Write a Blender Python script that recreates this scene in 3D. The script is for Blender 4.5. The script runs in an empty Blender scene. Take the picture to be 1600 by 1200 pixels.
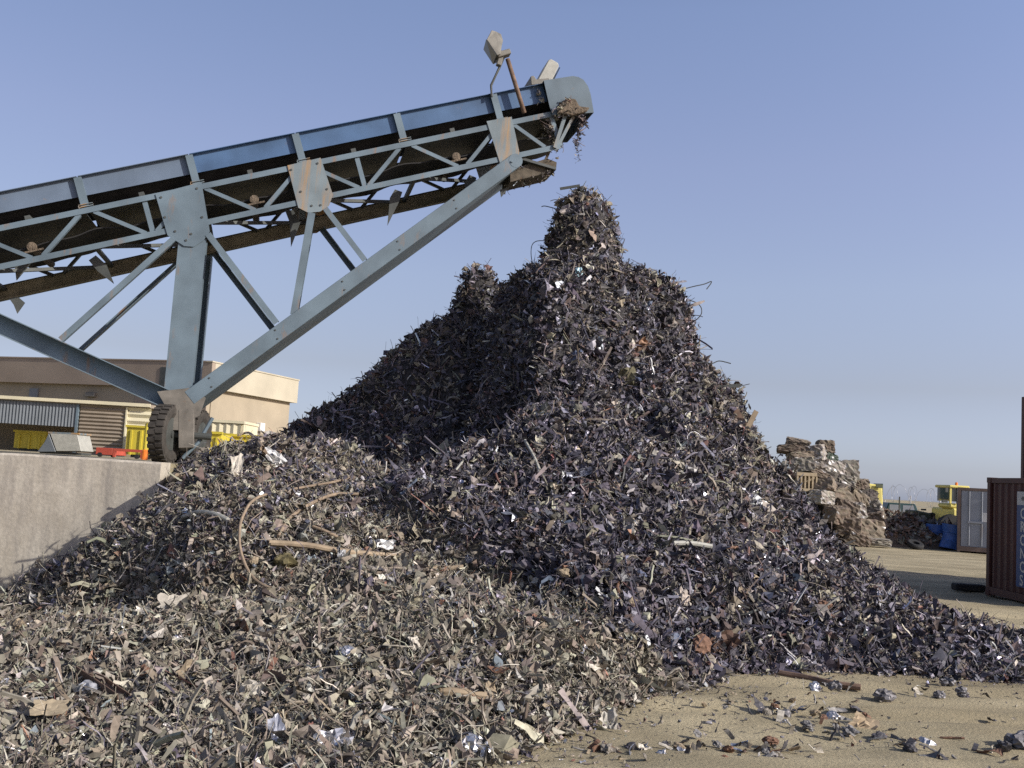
import bpy, math, random
import numpy as np
from mathutils import Vector, Matrix

rng = np.random.default_rng(11)
random.seed(11)
S = bpy.context.scene
COL = S.collection
R = math.radians

# ------------------------------------------------------------------ camera
FPX, PITCH, ROLL, EYE = 1600.0, R(5.17), R(3.3), Vector((0, 0, 2.0))
_F = Vector((0, math.cos(PITCH), math.sin(PITCH)))
_U0 = Vector((0, -math.sin(PITCH), math.cos(PITCH)))
_R0 = Vector((1, 0, 0))
_RR = _R0 * math.cos(ROLL) + _U0 * math.sin(ROLL)
_UU = _U0 * math.cos(ROLL) - _R0 * math.sin(ROLL)
cd = bpy.data.cameras.new('camera'); cam = bpy.data.objects.new('camera', cd); COL.objects.link(cam)
cd.sensor_width = 36; cd.lens = 36 * FPX / 1600; cd.clip_start = 0.1; cd.clip_end = 6000
cam.matrix_world = Matrix(((_RR.x, _UU.x, -_F.x, EYE.x), (_RR.y, _UU.y, -_F.y, EYE.y), (_RR.z, _UU.z, -_F.z, EYE.z), (0, 0, 0, 1)))
S.camera = cam


def ray(px, py):
    return _F + _RR * ((px - 800) / FPX) + _UU * (-(py - 600) / FPX)


def at(px, py, d):
    r = ray(px, py); return EYE + r * (d / r.y)


def on_ground(px, py, z=0.0):
    r = ray(px, py); return EYE + r * ((z - EYE.z) / r.z)


def to_px(p):
    v = Vector(p) - EYE; d = v.dot(_F)
    return 800 + FPX * v.dot(_RR) / d, 600 - FPX * v.dot(_UU) / d


# ------------------------------------------------------------------ light
SUN_AZ = Vector((0.90, -0.43, 0)).normalized(); SUN_EL = R(27.5)
to_sun = SUN_AZ * math.cos(SUN_EL) + Vector((0, 0, math.sin(SUN_EL)))
sl = bpy.data.lights.new('sun', 'SUN'); sun = bpy.data.objects.new('sun', sl); COL.objects.link(sun)
sl.energy = 4.3; sl.angle = R(0.5); sl.color = (1.0, 0.955, 0.89)
sun.rotation_euler = (-to_sun).to_track_quat('-Z', 'Y').to_euler()
w = bpy.data.worlds.new('World'); S.world = w; w.use_nodes = True
nt = w.node_tree; bgn = nt.nodes['Background']
sky = nt.nodes.new('ShaderNodeTexSky'); sky.sky_type = 'NISHITA'; sky.sun_disc = False
sky.sun_elevation = SUN_EL; sky.sun_rotation = math.atan2(SUN_AZ.x, SUN_AZ.y)
sky.altitude = 0; sky.air_density = 1.0; sky.dust_density = 1.0; sky.ozone_density = 2.0
# hazy yard sky: the Nishita colours graded by height above the horizon
stc = nt.nodes.new('ShaderNodeTexCoord'); sep = nt.nodes.new('ShaderNodeSeparateXYZ'); nt.links.new(stc.outputs['Generated'], sep.inputs[0])
ramp = nt.nodes.new('ShaderNodeValToRGB'); nt.links.new(sep.outputs['Z'], ramp.inputs[0])
SKY_STOPS = [(0.0, (0.628, 0.703, 1.131)), (1.0, (0.567, 0.502, 0.536)), (0.028, (0.541, 0.568, 0.839)), (0.1, (0.597, 0.502, 0.566)), (0.19, (0.803, 0.648, 0.663)), (0.3, (0.932, 0.729, 0.746)), (0.43, (0.973, 0.809, 0.834)), (0.6, (0.772, 0.663, 0.682))]
els = ramp.color_ramp.elements
for i, (p_, c_) in enumerate(SKY_STOPS):
    e_ = els[i] if i < 2 else els.new(p_)
    if i < 2: e_.position = p_
    e_.color = c_ + (1,)
tint = nt.nodes.new('ShaderNodeMix'); tint.data_type = 'RGBA'; tint.blend_type = 'MULTIPLY'; tint.inputs[0].default_value = 1.0
nt.links.new(ramp.outputs[0], tint.inputs[7])
sx = nt.nodes.new('ShaderNodeMapRange'); nt.links.new(sep.outputs['X'], sx.inputs[0])
sx.inputs['From Min'].default_value = -.5; sx.inputs['From Max'].default_value = .5; sx.inputs['To Min'].default_value = .90; sx.inputs['To Max'].default_value = 1.20
sm_ = nt.nodes.new('ShaderNodeMix'); sm_.data_type = 'RGBA'; sm_.blend_type = 'MULTIPLY'; sm_.inputs[0].default_value = 1.0
nt.links.new(sky.outputs[0], sm_.inputs[6]); nt.links.new(sx.outputs[0], sm_.inputs[7])
nt.links.new(sm_.outputs[2], tint.inputs[6]); nt.links.new(tint.outputs[2], bgn.inputs[0]); bgn.inputs[1].default_value = 0.15
S.view_settings.view_transform = 'Standard'; S.view_settings.look = 'None'; S.view_settings.exposure = 0.4; S.view_settings.gamma = 1
S.view_settings.use_curve_mapping = False
S.render.engine = 'CYCLES'
S.cycles.use_denoising = False
S.cycles.max_bounces = 5; S.cycles.diffuse_bounces = 3; S.cycles.glossy_bounces = 3
S.cycles.sample_clamp_indirect = 4.0


# ------------------------------------------------------------------ materials
def mat(name, base, var=0.25, scale=3.0, rough=0.7, metal=0.0, rust=0.0, rust_col=(0.16, 0.075, 0.03), streak=1.0, bump=0.0, bump_scale=40.0, spec=0.4):
    """procedural: base colour with noise, optional rust / dirt patches (streak > 1 stretches them down the z axis)"""
    m = bpy.data.materials.new(name); m.use_nodes = True
    t = m.node_tree; b = t.nodes['Principled BSDF']; L = t.links.new
    tc = t.nodes.new('ShaderNodeTexCoord')
    n1 = t.nodes.new('ShaderNodeTexNoise'); n1.inputs['Scale'].default_value = scale; n1.inputs['Detail'].default_value = 6
    L(tc.outputs['Object'], n1.inputs['Vector'])
    cr = t.nodes.new('ShaderNodeValToRGB')
    cr.color_ramp.elements[0].position = 0.3; cr.color_ramp.elements[1].position = 0.7
    cr.color_ramp.elements[0].color = tuple(c * (1 - var) for c in base) + (1,)
    cr.color_ramp.elements[1].color = tuple(min(1, c * (1 + var)) for c in base) + (1,)
    L(n1.outputs[0], cr.inputs[0]); out = cr.outputs[0]
    if rust > 0:
        mp = t.nodes.new('ShaderNodeMapping'); mp.inputs['Scale'].default_value = (1, 1, 1 / streak)
        L(tc.outputs['Object'], mp.inputs[0])
        n2 = t.nodes.new('ShaderNodeTexNoise'); n2.inputs['Scale'].default_value = scale * 2.3; n2.inputs['Detail'].default_value = 8; n2.inputs['Roughness'].default_value = 0.65
        L(mp.outputs[0], n2.inputs['Vector'])
        r2 = t.nodes.new('ShaderNodeValToRGB')
        r2.color_ramp.elements[0].position = 0.74 - 0.36 * rust; r2.color_ramp.elements[1].position = 0.86 - 0.30 * rust
        L(n2.outputs[0], r2.inputs[0])
        mx = t.nodes.new('ShaderNodeMix'); mx.data_type = 'RGBA'
        L(r2.outputs[0], mx.inputs[0]); L(out, mx.inputs[6]); mx.inputs[7].default_value = rust_col + (1,)
        out = mx.outputs[2]
    L(out, b.inputs['Base Color'])
    b.inputs['Roughness'].default_value = rough; b.inputs['Metallic'].default_value = metal
    b.inputs['Specular IOR Level'].default_value = spec
    if bump > 0:
        n3 = t.nodes.new('ShaderNodeTexNoise'); n3.inputs['Scale'].default_value = bump_scale; n3.inputs['Detail'].default_value = 5
        L(tc.outputs['Object'], n3.inputs['Vector'])
        bp = t.nodes.new('ShaderNodeBump'); bp.inputs['Strength'].default_value = bump; bp.inputs['Distance'].default_value = 0.05
        L(n3.outputs[0], bp.inputs['Height']); L(bp.outputs[0], b.inputs['Normal'])
    return m


def scrap_mat(name):
    m = bpy.data.materials.new(name); m.use_nodes = True
    t = m.node_tree; b = t.nodes['Principled BSDF']; L = t.links.new
    a = t.nodes.new('ShaderNodeAttribute'); a.attribute_name = 'Col'
    tc = t.nodes.new('ShaderNodeTexCoord')
    n = t.nodes.new('ShaderNodeTexNoise'); n.inputs['Scale'].default_value = 14; n.inputs['Detail'].default_value = 5
    L(tc.outputs['Object'], n.inputs['Vector'])
    mr = t.nodes.new('ShaderNodeMapRange'); mr.inputs['To Min'].default_value = 0.35; mr.inputs['To Max'].default_value = 1.65
    L(n.outputs[0], mr.inputs[0])
    mx = t.nodes.new('ShaderNodeMix'); mx.data_type = 'RGBA'; mx.blend_type = 'MULTIPLY'; mx.inputs[0].default_value = 1
    L(a.outputs['Color'], mx.inputs[6]); L(mr.outputs[0], mx.inputs[7])
    L(mx.outputs[2], b.inputs['Base Color'])
    L(a.outputs['Alpha'], b.inputs['Metallic'])
    rr = t.nodes.new('ShaderNodeMapRange'); rr.inputs['To Min'].default_value = 0.8; rr.inputs['To Max'].default_value = 0.28
    L(a.outputs['Alpha'], rr.inputs[0]); L(rr.outputs[0], b.inputs['Roughness'])
    b.inputs['Specular IOR Level'].default_value = 0.3
    return m


M = {}
M['scrap'] = scrap_mat('shredded_metal')
M['core'] = mat('scrap_core', (0.035, 0.03, 0.027), 0.5, 8, 0.9, bump=0.8, bump_scale=12)
M['steel'] = mat('grey_blue_paint', (0.113, 0.153, 0.18), 0.24, 1.6, 0.55, rust=0.42, rust_col=(0.22, 0.13, 0.07), streak=4)
M['steel_rusty'] = mat('grey_blue_paint_streaked', (0.15, 0.186, 0.20), 0.2, 2.0, 0.6, rust=0.77, rust_col=(0.34, 0.19, 0.06), streak=14)
M['blue'] = mat('blue_skirt_paint', (0.055, 0.105, 0.195), 0.25, 1.5, 0.5, rust=0.22, rust_col=(0.2, 0.13, 0.09), streak=2)
M['blue_faded'] = mat('faded_blue_paint', (0.105, 0.14, 0.19), 0.25, 1.5, 0.55, rust=0.3, rust_col=(0.26, 0.17, 0.1), streak=1)
M['dark_steel'] = mat('dark_and_shaded_steel', (0.06, 0.065, 0.06), 0.3, 3, 0.6, rust=0.3)
M['dusty_steel'] = mat('dusty_olive_steel', (0.17, 0.15, 0.10), 0.35, 4, 0.8, rust=0.3)
M['rubber'] = mat('conveyor_rubber', (0.018, 0.017, 0.016), 0.4, 4, 0.8)
M['knuckle'] = mat('dusty_knuckle_steel', (0.14, 0.128, 0.108), 0.3, 5, 0.8, rust=0.3)
M['hood'] = mat('hood_paint', (0.095, 0.13, 0.155), 0.2, 2, 0.55, rust=0.3, rust_col=(0.16, 0.13, 0.1))
M['tray'] = mat('scraped_brown_steel', (0.085, 0.07, 0.05), 0.5, 9, 0.85, rust=0.4)
M['bearing'] = mat('dusty_bearing', (0.115, 0.088, 0.06), 0.45, 12, 0.85, bump=0.6, bump_scale=30)
M['tyre'] = mat('dusty_tyre_rubber', (0.045, 0.04, 0.034), 0.35, 6, 0.9)
M['rust'] = mat('rusty_steel', (0.15, 0.098, 0.068), 0.4, 8, 0.85, rust=0.4, rust_col=(0.09, 0.05, 0.035))
M['lamp_grey'] = mat('lamp_housing_grey', (0.17, 0.16, 0.135), 0.2, 8, 0.6, rust=0.25)
M['lamp_pale'] = mat('lamp_housing_pale', (0.34, 0.335, 0.29), 0.15, 8, 0.5, rust=0.25)
M['glass'] = mat('dark_glass', (0.03, 0.04, 0.045), 0.1, 3, 0.08, spec=0.6)
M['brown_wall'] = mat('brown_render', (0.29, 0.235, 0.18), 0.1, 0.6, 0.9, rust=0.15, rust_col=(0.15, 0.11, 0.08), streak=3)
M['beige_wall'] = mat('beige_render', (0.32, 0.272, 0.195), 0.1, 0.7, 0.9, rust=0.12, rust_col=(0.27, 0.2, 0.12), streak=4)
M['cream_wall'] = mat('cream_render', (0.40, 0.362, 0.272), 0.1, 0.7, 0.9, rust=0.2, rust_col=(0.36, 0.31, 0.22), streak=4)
M['grey_sheet'] = mat('grey_blue_sheet', (0.125, 0.142, 0.155), 0.15, 1, 0.5, rust=0.15)
M['brown_sheet'] = mat('dusty_shaded_brown_sheet', (0.24, 0.20, 0.15), 0.2, 1, 0.7, rust=0.15)
M['cream_sheet'] = mat('cream_sheet', (0.60, 0.55, 0.38), 0.1, 1, 0.6, rust=0.1)
M['yellow'] = mat('yellow_paint', (0.50, 0.41, 0.045), 0.15, 1.2, 0.5, rust=0.2, rust_col=(0.3, 0.2, 0.06), streak=3)
M['pale_yellow'] = mat('pale_yellow_paint', (0.60, 0.52, 0.15), 0.12, 1.2, 0.5, rust=0.12)
M['red'] = mat('faded_red_paint', (0.42, 0.075, 0.045), 0.2, 2, 0.6, rust=0.2)
M['orange'] = mat('orange_plastic', (0.75, 0.2, 0.03), 0.1, 2, 0.4)
M['red_rust'] = mat('red_oxide_paint', (0.078, 0.028, 0.022), 0.2, 1, 0.6, rust=0.25, rust_col=(0.07, 0.03, 0.02), streak=4)
M['sign_blue'] = mat('blue_sign_paint', (0.015, 0.06, 0.19), 0.1, 2, 0.5)
M['sign_white'] = mat('white_sign_paint', (0.55, 0.55, 0.52), 0.1, 2, 0.5)
M['sign_dark'] = mat('dark_emblem_paint', (0.09, 0.10, 0.10), 0.1, 2, 0.5)
M['cont_grey'] = mat('grey_container_paint', (0.26, 0.28, 0.31), 0.15, 0.8, 0.55, rust=0.25, rust_col=(0.2, 0.15, 0.11), streak=6)
M['cont_brown'] = mat('brown_container_edge', (0.15, 0.11, 0.09), 0.25, 2, 0.7, rust=0.3)
M['drum'] = mat('blue_drum', (0.06, 0.145, 0.42), 0.3, 4, 0.4, rust=0.12, rust_col=(0.2, 0.2, 0.22))
M['olive'] = mat('olive_paint', (0.085, 0.095, 0.05), 0.2, 2, 0.6, rust=0.2)
M['car_green'] = mat('dark_green_car_paint', (0.018, 0.042, 0.038), 0.1, 2, 0.3)
M['black'] = mat('black_rubber', (0.02, 0.02, 0.02), 0.3, 3, 0.85)
M['wire'] = mat('galvanised_wire', (0.40, 0.40, 0.40), 0.1, 3, 0.5, metal=0.3)
M['white'] = mat('white_paint', (0.65, 0.65, 0.62), 0.08, 2, 0.5)
M['window'] = mat('grey_window_glass', (0.16, 0.17, 0.18), 0.1, 2, 0.2)
M['cable'] = mat('dusty_cable', (0.23, 0.175, 0.12), 0.25, 8, 0.85)
M['pipe'] = mat('dusty_pipe', (0.27, 0.21, 0.14), 0.25, 7, 0.85)
M['board'] = mat('dusty_board', (0.36, 0.29, 0.19), 0.2, 6, 0.9)


def concrete():
    m = bpy.data.materials.new('weathered_concrete'); m.use_nodes = True
    t = m.node_tree; b = t.nodes['Principled BSDF']; L = t.links.new
    tc = t.nodes.new('ShaderNodeTexCoord')
    n = t.nodes.new('ShaderNodeTexNoise'); n.inputs['Scale'].default_value = 1.6; n.inputs['Detail'].default_value = 9; n.inputs['Roughness'].default_value = 0.65
    L(tc.outputs['Object'], n.inputs['Vector'])
    cr = t.nodes.new('ShaderNodeValToRGB'); e = cr.color_ramp.elements
    e[0].position = 0.32; e[0].color = (0.345, 0.305, 0.24, 1); e[1].position = 0.68; e[1].color = (0.52, 0.475, 0.39, 1)
    L(n.outputs[0], cr.inputs[0])
    mp = t.nodes.new('ShaderNodeMapping'); mp.inputs['Scale'].default_value = (5, 5, 0.7); L(tc.outputs['Object'], mp.inputs[0])
    n2 = t.nodes.new('ShaderNodeTexNoise'); n2.inputs['Scale'].default_value = 1.5; n2.inputs['Detail'].default_value = 7; L(mp.outputs[0], n2.inputs['Vector'])
    r2 = t.nodes.new('ShaderNodeValToRGB'); r2.color_ramp.elements[0].position = 0.42; r2.color_ramp.elements[1].position = 0.75; L(n2.outputs[0], r2.inputs[0])
    mx = t.nodes.new('ShaderNodeMix'); mx.data_type = 'RGBA'; L(r2.outputs[0], mx.inputs[0]); L(cr.outputs[0], mx.inputs[6]); mx.inputs[7].default_value = (0.31, 0.28, 0.235, 1)
    n3 = t.nodes.new('ShaderNodeTexNoise'); n3.inputs['Scale'].default_value = 18; n3.inputs['Detail'].default_value = 6; L(tc.outputs['Object'], n3.inputs['Vector'])
    mr = t.nodes.new('ShaderNodeMapRange'); mr.inputs['To Min'].default_value = 0.72; mr.inputs['To Max'].default_value = 1.28; L(n3.outputs[0], mr.inputs[0])
    m2 = t.nodes.new('ShaderNodeMix'); m2.data_type = 'RGBA'; m2.blend_type = 'MULTIPLY'; m2.inputs[0].default_value = 1
    L(mx.outputs[2], m2.inputs[6]); L(mr.outputs[0], m2.inputs[7]); L(m2.outputs[2], b.inputs['Base Color'])
    b.inputs['Roughness'].default_value = 0.9
    bp = t.nodes.new('ShaderNodeBump'); bp.inputs['Strength'].default_value = 0.18; bp.inputs['Distance'].default_value = 0.03
    L(n3.outputs[0], bp.inputs['Height']); L(bp.outputs[0], b.inputs['Normal'])
    return m


def sand():
    m = bpy.data.materials.new('dusty_sand'); m.use_nodes = True
    t = m.node_tree; b = t.nodes['Principled BSDF']; L = t.links.new
    tc = t.nodes.new('ShaderNodeTexCoord')
    n = t.nodes.new('ShaderNodeTexNoise'); n.inputs['Scale'].default_value = 0.5; n.inputs['Detail'].default_value = 10; n.inputs['Roughness'].default_value = 0.6
    mp = t.nodes.new('ShaderNodeMapping'); mp.inputs['Scale'].default_value = (0.6, 1.3, 1); L(tc.outputs['Object'], mp.inputs[0]); L(mp.outputs[0], n.inputs['Vector'])
    cr = t.nodes.new('ShaderNodeValToRGB'); e = cr.color_ramp.elements
    e[0].position = 0.3; e[0].color = (0.285, 0.24, 0.150, 1); e[1].position = 0.7; e[1].color = (0.41, 0.355, 0.232, 1)
    L(n.outputs[0], cr.inputs[0])
    n2 = t.nodes.new('ShaderNodeTexNoise'); n2.inputs['Scale'].default_value = 28; n2.inputs['Detail'].default_value = 8; n2.inputs['Roughness'].default_value = 0.7; L(tc.outputs['Object'], n2.inputs['Vector'])
    mr = t.nodes.new('ShaderNodeMapRange'); mr.inputs['To Min'].default_value = 0.72; mr.inputs['To Max'].default_value = 1.28; L(n2.outputs[0], mr.inputs[0])
    m2 = t.nodes.new('ShaderNodeMix'); m2.data_type = 'RGBA'; m2.blend_type = 'MULTIPLY'; m2.inputs[0].default_value = 1
    L(cr.outputs[0], m2.inputs[6]); L(mr.outputs[0], m2.inputs[7]); n4 = t.nodes.new('ShaderNodeTexNoise'); n4.inputs['Scale'].default_value = 0.9; n4.inputs['Detail'].default_value = 4; n4.inputs['Distortion'].default_value = 0.6; L(mp.outputs[0], n4.inputs['Vector'])
    r4 = t.nodes.new('ShaderNodeMapRange'); r4.inputs['From Min'].default_value = .38; r4.inputs['From Max'].default_value = .62; r4.inputs['To Min'].default_value = .78; r4.inputs['To Max'].default_value = 1.08; L(n4.outputs[0], r4.inputs[0])
    m4 = t.nodes.new('ShaderNodeMix'); m4.data_type = 'RGBA'; m4.blend_type = 'MULTIPLY'; m4.inputs[0].default_value = 1
    L(m2.outputs[2], m4.inputs[6]); L(r4.outputs[0], m4.inputs[7]); L(m4.outputs[2], b.inputs['Base Color'])
    b.inputs['Roughness'].default_value = 0.95; b.inputs['Specular IOR Level'].default_value = 0.15
    bp = t.nodes.new('ShaderNodeBump'); bp.inputs['Strength'].default_value = 0.6; bp.inputs['Distance'].default_value = 0.03
    L(n2.outputs[0], bp.inputs['Height']); L(bp.outputs[0], b.inputs['Normal'])
    return m


M['concrete'] = concrete(); M['sand'] = sand()

# ------------------------------------------------------------------ builders
OFF = {}          # world offset of every object we parent to


def tag(o, label=None, cat=None, group=None, kind=None):
    if label: o['label'] = label
    if cat: o['category'] = cat
    if group: o['group'] = group
    if kind: o['kind'] = kind
    return o


def empty(name, loc, label, cat, group=None):
    o = bpy.data.objects.new(name, None); COL.objects.link(o); o.location = loc; o.empty_display_size = 0.2
    OFF[o] = Vector(loc); return tag(o, label, cat, group)


class MB:
    def __init__(s): s.v = []; s.f = []
    def add(s, vs, fs):
        k = len(s.v); s.v += [Vector(p) for p in vs]; s.f += [tuple(i + k for i in q) for q in fs]; return s
    def hexa(s, a):      # 8 corners: bottom 0-3, top 4-7
        return s.add(a, [(3, 2, 1, 0), (4, 5, 6, 7), (0, 1, 5, 4), (1, 2, 6, 5), (2, 3, 7, 6), (3, 0, 4, 7)])
    def box(s, c, ax, ay, az):   # centre + three half vectors
        c = Vector(c)
        return s.hexa([c - ax - ay - az, c + ax - ay - az, c + ax + ay - az, c - ax + ay - az, c - ax - ay + az, c + ax - ay + az, c + ax + ay + az, c - ax + ay + az])
    def abox(s, lo, hi):
        lo, hi = Vector(lo), Vector(hi); h = (hi - lo) / 2
        return s.box((lo + hi) / 2, Vector((h.x, 0, 0)), Vector((0, h.y, 0)), Vector((0, 0, h.z)))
    def bar(s, p, q, side, a, b):   # from p to q, width a along `side`, b across
        p, q = Vector(p), Vector(q); d = (q - p); e = d.normalized()
        sd = Vector(side); sd = (sd - e * sd.dot(e)).normalized(); t = e.cross(sd)
        return s.box((p + q) / 2, d / 2, sd * a / 2, t * b / 2)
    def prism(s, pts, off):       # planar polygon extruded by off
        n = len(pts); off = Vector(off)
        vs = [Vector(p) for p in pts] + [Vector(p) + off for p in pts]
        return s.add(vs, [tuple(range(n))[::-1], tuple(range(n, 2 * n))] + [(i, (i + 1) % n, n + (i + 1) % n, n + i) for i in range(n)])
    def tube(s, pts, r, n=8, caps=True):
        pts = [Vector(p) for p in pts]; rings = []; ref = Vector((0.13, 0.21, 0.97))
        for i, p in enumerate(pts):
            d = (pts[min(i + 1, len(pts) - 1)] - pts[max(i - 1, 0)]).normalized()
            a = d.cross(ref)
            if a.length < 0.05: a = d.cross(Vector((1, 0, 0)))
            a.normalize(); b = d.cross(a)
            rr = r[i] if hasattr(r, '__len__') else r
            rings.append([p + (a * math.cos(2 * math.pi * k / n) + b * math.sin(2 * math.pi * k / n)) * rr for k in range(n)])
        vs = [v for g in rings for v in g]
        fs = [(i * n + k, i * n + (k + 1) % n, (i + 1) * n + (k + 1) % n, (i + 1) * n + k) for i in range(len(pts) - 1) for k in range(n)]
        if caps: fs += [tuple(range(n))[::-1], tuple(range((len(pts) - 1) * n, len(pts) * n))]
        return s.add(vs, fs)
    def lathe(s, c, axis, prof, n=32):   # prof = [(r, h)] around axis through c
        axis = Vector(axis).normalized(); a = axis.cross(Vector((0.1, 0.2, 0.97))).normalized(); b = axis.cross(a); c = Vector(c)
        vs = [c + axis * h + (a * math.cos(2 * math.pi * k / n) + b * math.sin(2 * math.pi * k / n)) * r for r, h in prof for k in range(n)]
        m = len(prof)
        fs = [(i * n + k, i * n + (k + 1) % n, (i + 1) * n + (k + 1) % n, (i + 1) * n + k) for i in range(m - 1) for k in range(n)]
        if prof[0][0] > 1e-4: fs.append(tuple(range(n))[::-1])
        if prof[-1][0] > 1e-4: fs.append(tuple(range((m - 1) * n, m * n)))
        return s.add(vs, fs)
    def build(s, name, m, parent=None, base=None, smooth=False, bevel=0.0):
        off = OFF[parent] if parent is not None else Vector(base if base is not None else (0, 0, 0))
        me = bpy.data.meshes.new(name); me.from_pydata([p - off for p in s.v], [], s.f); me.update()
        import bmesh
        bm = bmesh.new(); bm.from_mesh(me); bmesh.ops.recalc_face_normals(bm, faces=bm.faces)
        if bevel > 0:
            bmesh.ops.bevel(bm, geom=[e for e in bm.edges if len(e.link_faces) == 2 and e.calc_face_angle(0) > 0.6], offset=bevel, segments=1, affect='EDGES', clamp_overlap=True)
        bm.to_mesh(me); bm.free()
        if smooth:
            me.polygons.foreach_set('use_smooth', [True] * len(me.polygons))
        o = bpy.data.objects.new(name, me); COL.objects.link(o); me.materials.append(m)
        if parent is not None: o.parent = parent
        else: o.location = off
        OFF[o] = off
        return o


def np_mesh(name, verts, loops, starts, m, cols=None, base=(0, 0, 0), smooth=False):
    me = bpy.data.meshes.new(name)
    verts = np.asarray(verts, dtype=np.float32) - np.asarray(base, dtype=np.float32)
    me.vertices.add(len(verts)); me.vertices.foreach_set('co', verts.ravel())
    me.loops.add(len(loops)); me.loops.foreach_set('vertex_index', np.asarray(loops, dtype=np.int32))
    me.polygons.add(len(starts)); me.polygons.foreach_set('loop_start', np.asarray(starts, dtype=np.int32))
    me.update(calc_edges=True); me.validate()
    if cols is not None:
        ca = me.color_attributes.new('Col', 'FLOAT_COLOR', 'POINT'); ca.data.foreach_set('color', np.asarray(cols, dtype=np.float32).ravel())
    me.polygons.foreach_set('use_smooth', np.full(len(me.polygons), smooth))
    me.materials.append(m)
    o = bpy.data.objects.new(name, me); COL.objects.link(o); o.location = base; OFF[o] = Vector(base)
    return o


# ------------------------------------------------------------------ noise and heap height field
_perm = rng.random((256, 256))


def vnoise(x, y):
    xi = np.floor(x).astype(int); yi = np.floor(y).astype(int); u = x - xi; v = y - yi
    u = u * u * (3 - 2 * u); v = v * v * (3 - 2 * v)
    g = lambda a, b: _perm[a % 256, b % 256]
    return (g(xi, yi) * (1 - u) + g(xi + 1, yi) * u) * (1 - v) + (g(xi, yi + 1) * (1 - u) + g(xi + 1, yi + 1) * u) * v - 0.5


def fbm(x, y, o=3):
    s = 0; a = 1.0
    for i in range(o):
        s = s + a * vnoise(x * 2 ** i + 17.3 * i, y * 2 ** i + 5.1 * i); a *= 0.5
    return s


# control points of the low apron and the front heap: photo pixel + distance
CP = [(260, 762, 15.0), (300, 718, 15.5), (360, 700, 15.4), (420, 688, 15.3), (490, 695, 15.3), (560, 722, 15.4), (610, 760, 15.3),
      (250, 775, 14.8), (236, 800, 14.75), (215, 840, 14.7), (160, 856, 14.7), (100, 868, 14.7), (50, 900, 14.7), (0, 932, 14.7), (60, 905, 13.4), (-150, 980, 12.9),
      (120, 920, 12.3), (250, 915, 12.2), (200, 880, 13.0), (0, 950, 12.2), (330, 838, 12.5), (430, 800, 13.4), (520, 770, 14.2),
      (60, 965, 10.6), (180, 955, 10.5), (270, 958, 10.2), (450, 950, 10.5), (300, 1050, 8.6), (100, 1060, 8.4), (600, 1000, 9.2), (560, 880, 11.8),
      (800, 950, 10.8), (1000, 1000, 10.8), (900, 1020, 9.9), (400, 880, 11.9),
      (650, 800, 14.0), (720, 860, 12.8), (900, 900, 12.0), (800, 780, 14.2),
      (1100, 950, 12.2), (1400, 980, 13.0), (1590, 1000, 14.0), (1200, 850, 14.5), (1300, 900, 14.2), (1000, 800, 14.0), (1000, 880, 12.6),
      (900, 645, 15.8), (960, 660, 15.7), (820, 675, 15.8), (740, 704, 15.8), (690, 738, 16.0), (1000, 700, 15.5), (1100, 720, 16.2), (1040, 645, 17.2)]
pts = [tuple(at(*c)) for c in CP]
for px, py in [(1085, 1075), (1180, 1052), (1300, 1052), (1420, 1056), (1560, 1066), (1000, 1092), (900, 1135), (960, 1110), (1130, 1055)]:
    g = on_ground(px, py); pts.append((g.x, g.y, 0.015))
for px, py, z in [(800, 1190, 0.0), (600, 1190, 0.05), (400, 1190, 0.06), (200, 1190, 0.05), (0, 1190, 0.06), (-250, 1190, 0.05), (700, 1120, 0.14), (450, 1110, 0.16), (150, 1130, 0.1)]:
    g = on_ground(px, py, z); pts.append((g.x, g.y, z))
for q in [(2.0, 7.2, -0.12), (4, 8.5, -0.25), (6.5, 9.5, -0.3), (8.6, 11.5, -0.2), (9.2, 13.5, -0.15), (9, 17, -0.4), (9, 21, -0.5), (8, 26, -0.6), (4, 30, -0.6), (-2, 31, -0.6), (-7, 28, -0.3), (-8, 22, 0.6),
          (-6, 18.5, 1.0), (-3, 18.5, 1.6), (-4.2, 17.2, 1.9), (0, 5.0, -0.1), (-3, 4.5, 0.0), (-7, 5, 0.02), (2.5, 10.3, -0.05), (3.2, 9.6, -0.12), (-9, 8, 0.1), (-9, 11, 0.28), (-9, 14.7, -.15), (-12, 12, -.1), (-12, 14.7, -.3), (-8, 12.5, .28), (7.4, 14.5, 0.05), (6.4, 16, .02), (5.6, 18, -.05), (-1.5, 20, 1.5), (1.0, 16.8, 2.2), (0.2, 16.9, 1.75), (-.6, 17.0, 1.5), (1.9, 16.9, 2.2)]:
    pts.append(q)
P = np.array(pts)


def _tps(r2): return 0.5 * r2 * np.log(r2 + 1e-9)


_n = len(P); d2 = ((P[:, None, :2] - P[None, :, :2]) ** 2).sum(-1)
A = np.zeros((_n + 3, _n + 3)); A[:_n, :_n] = _tps(d2) + np.eye(_n) * 0.012; A[:_n, _n] = 1; A[:_n, _n + 1:] = P[:, :2]; A[_n:, :_n] = A[:_n, _n:].T
W_ = np.linalg.solve(A, np.concatenate([P[:, 2], [0, 0, 0]]))


def low(x, y):
    sh = x.shape; x = x.ravel(); y = y.ravel(); z = np.full(len(x), W_[_n]) + W_[_n + 1] * x + W_[_n + 2] * y
    for i in range(_n):
        z += W_[i] * _tps((x - P[i, 0]) ** 2 + (y - P[i, 1]) ** 2)
    return z.reshape(sh)


MC = at(918, 290, 20.0); RC = at(752, 415, 22.3)          # the two peaks
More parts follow.
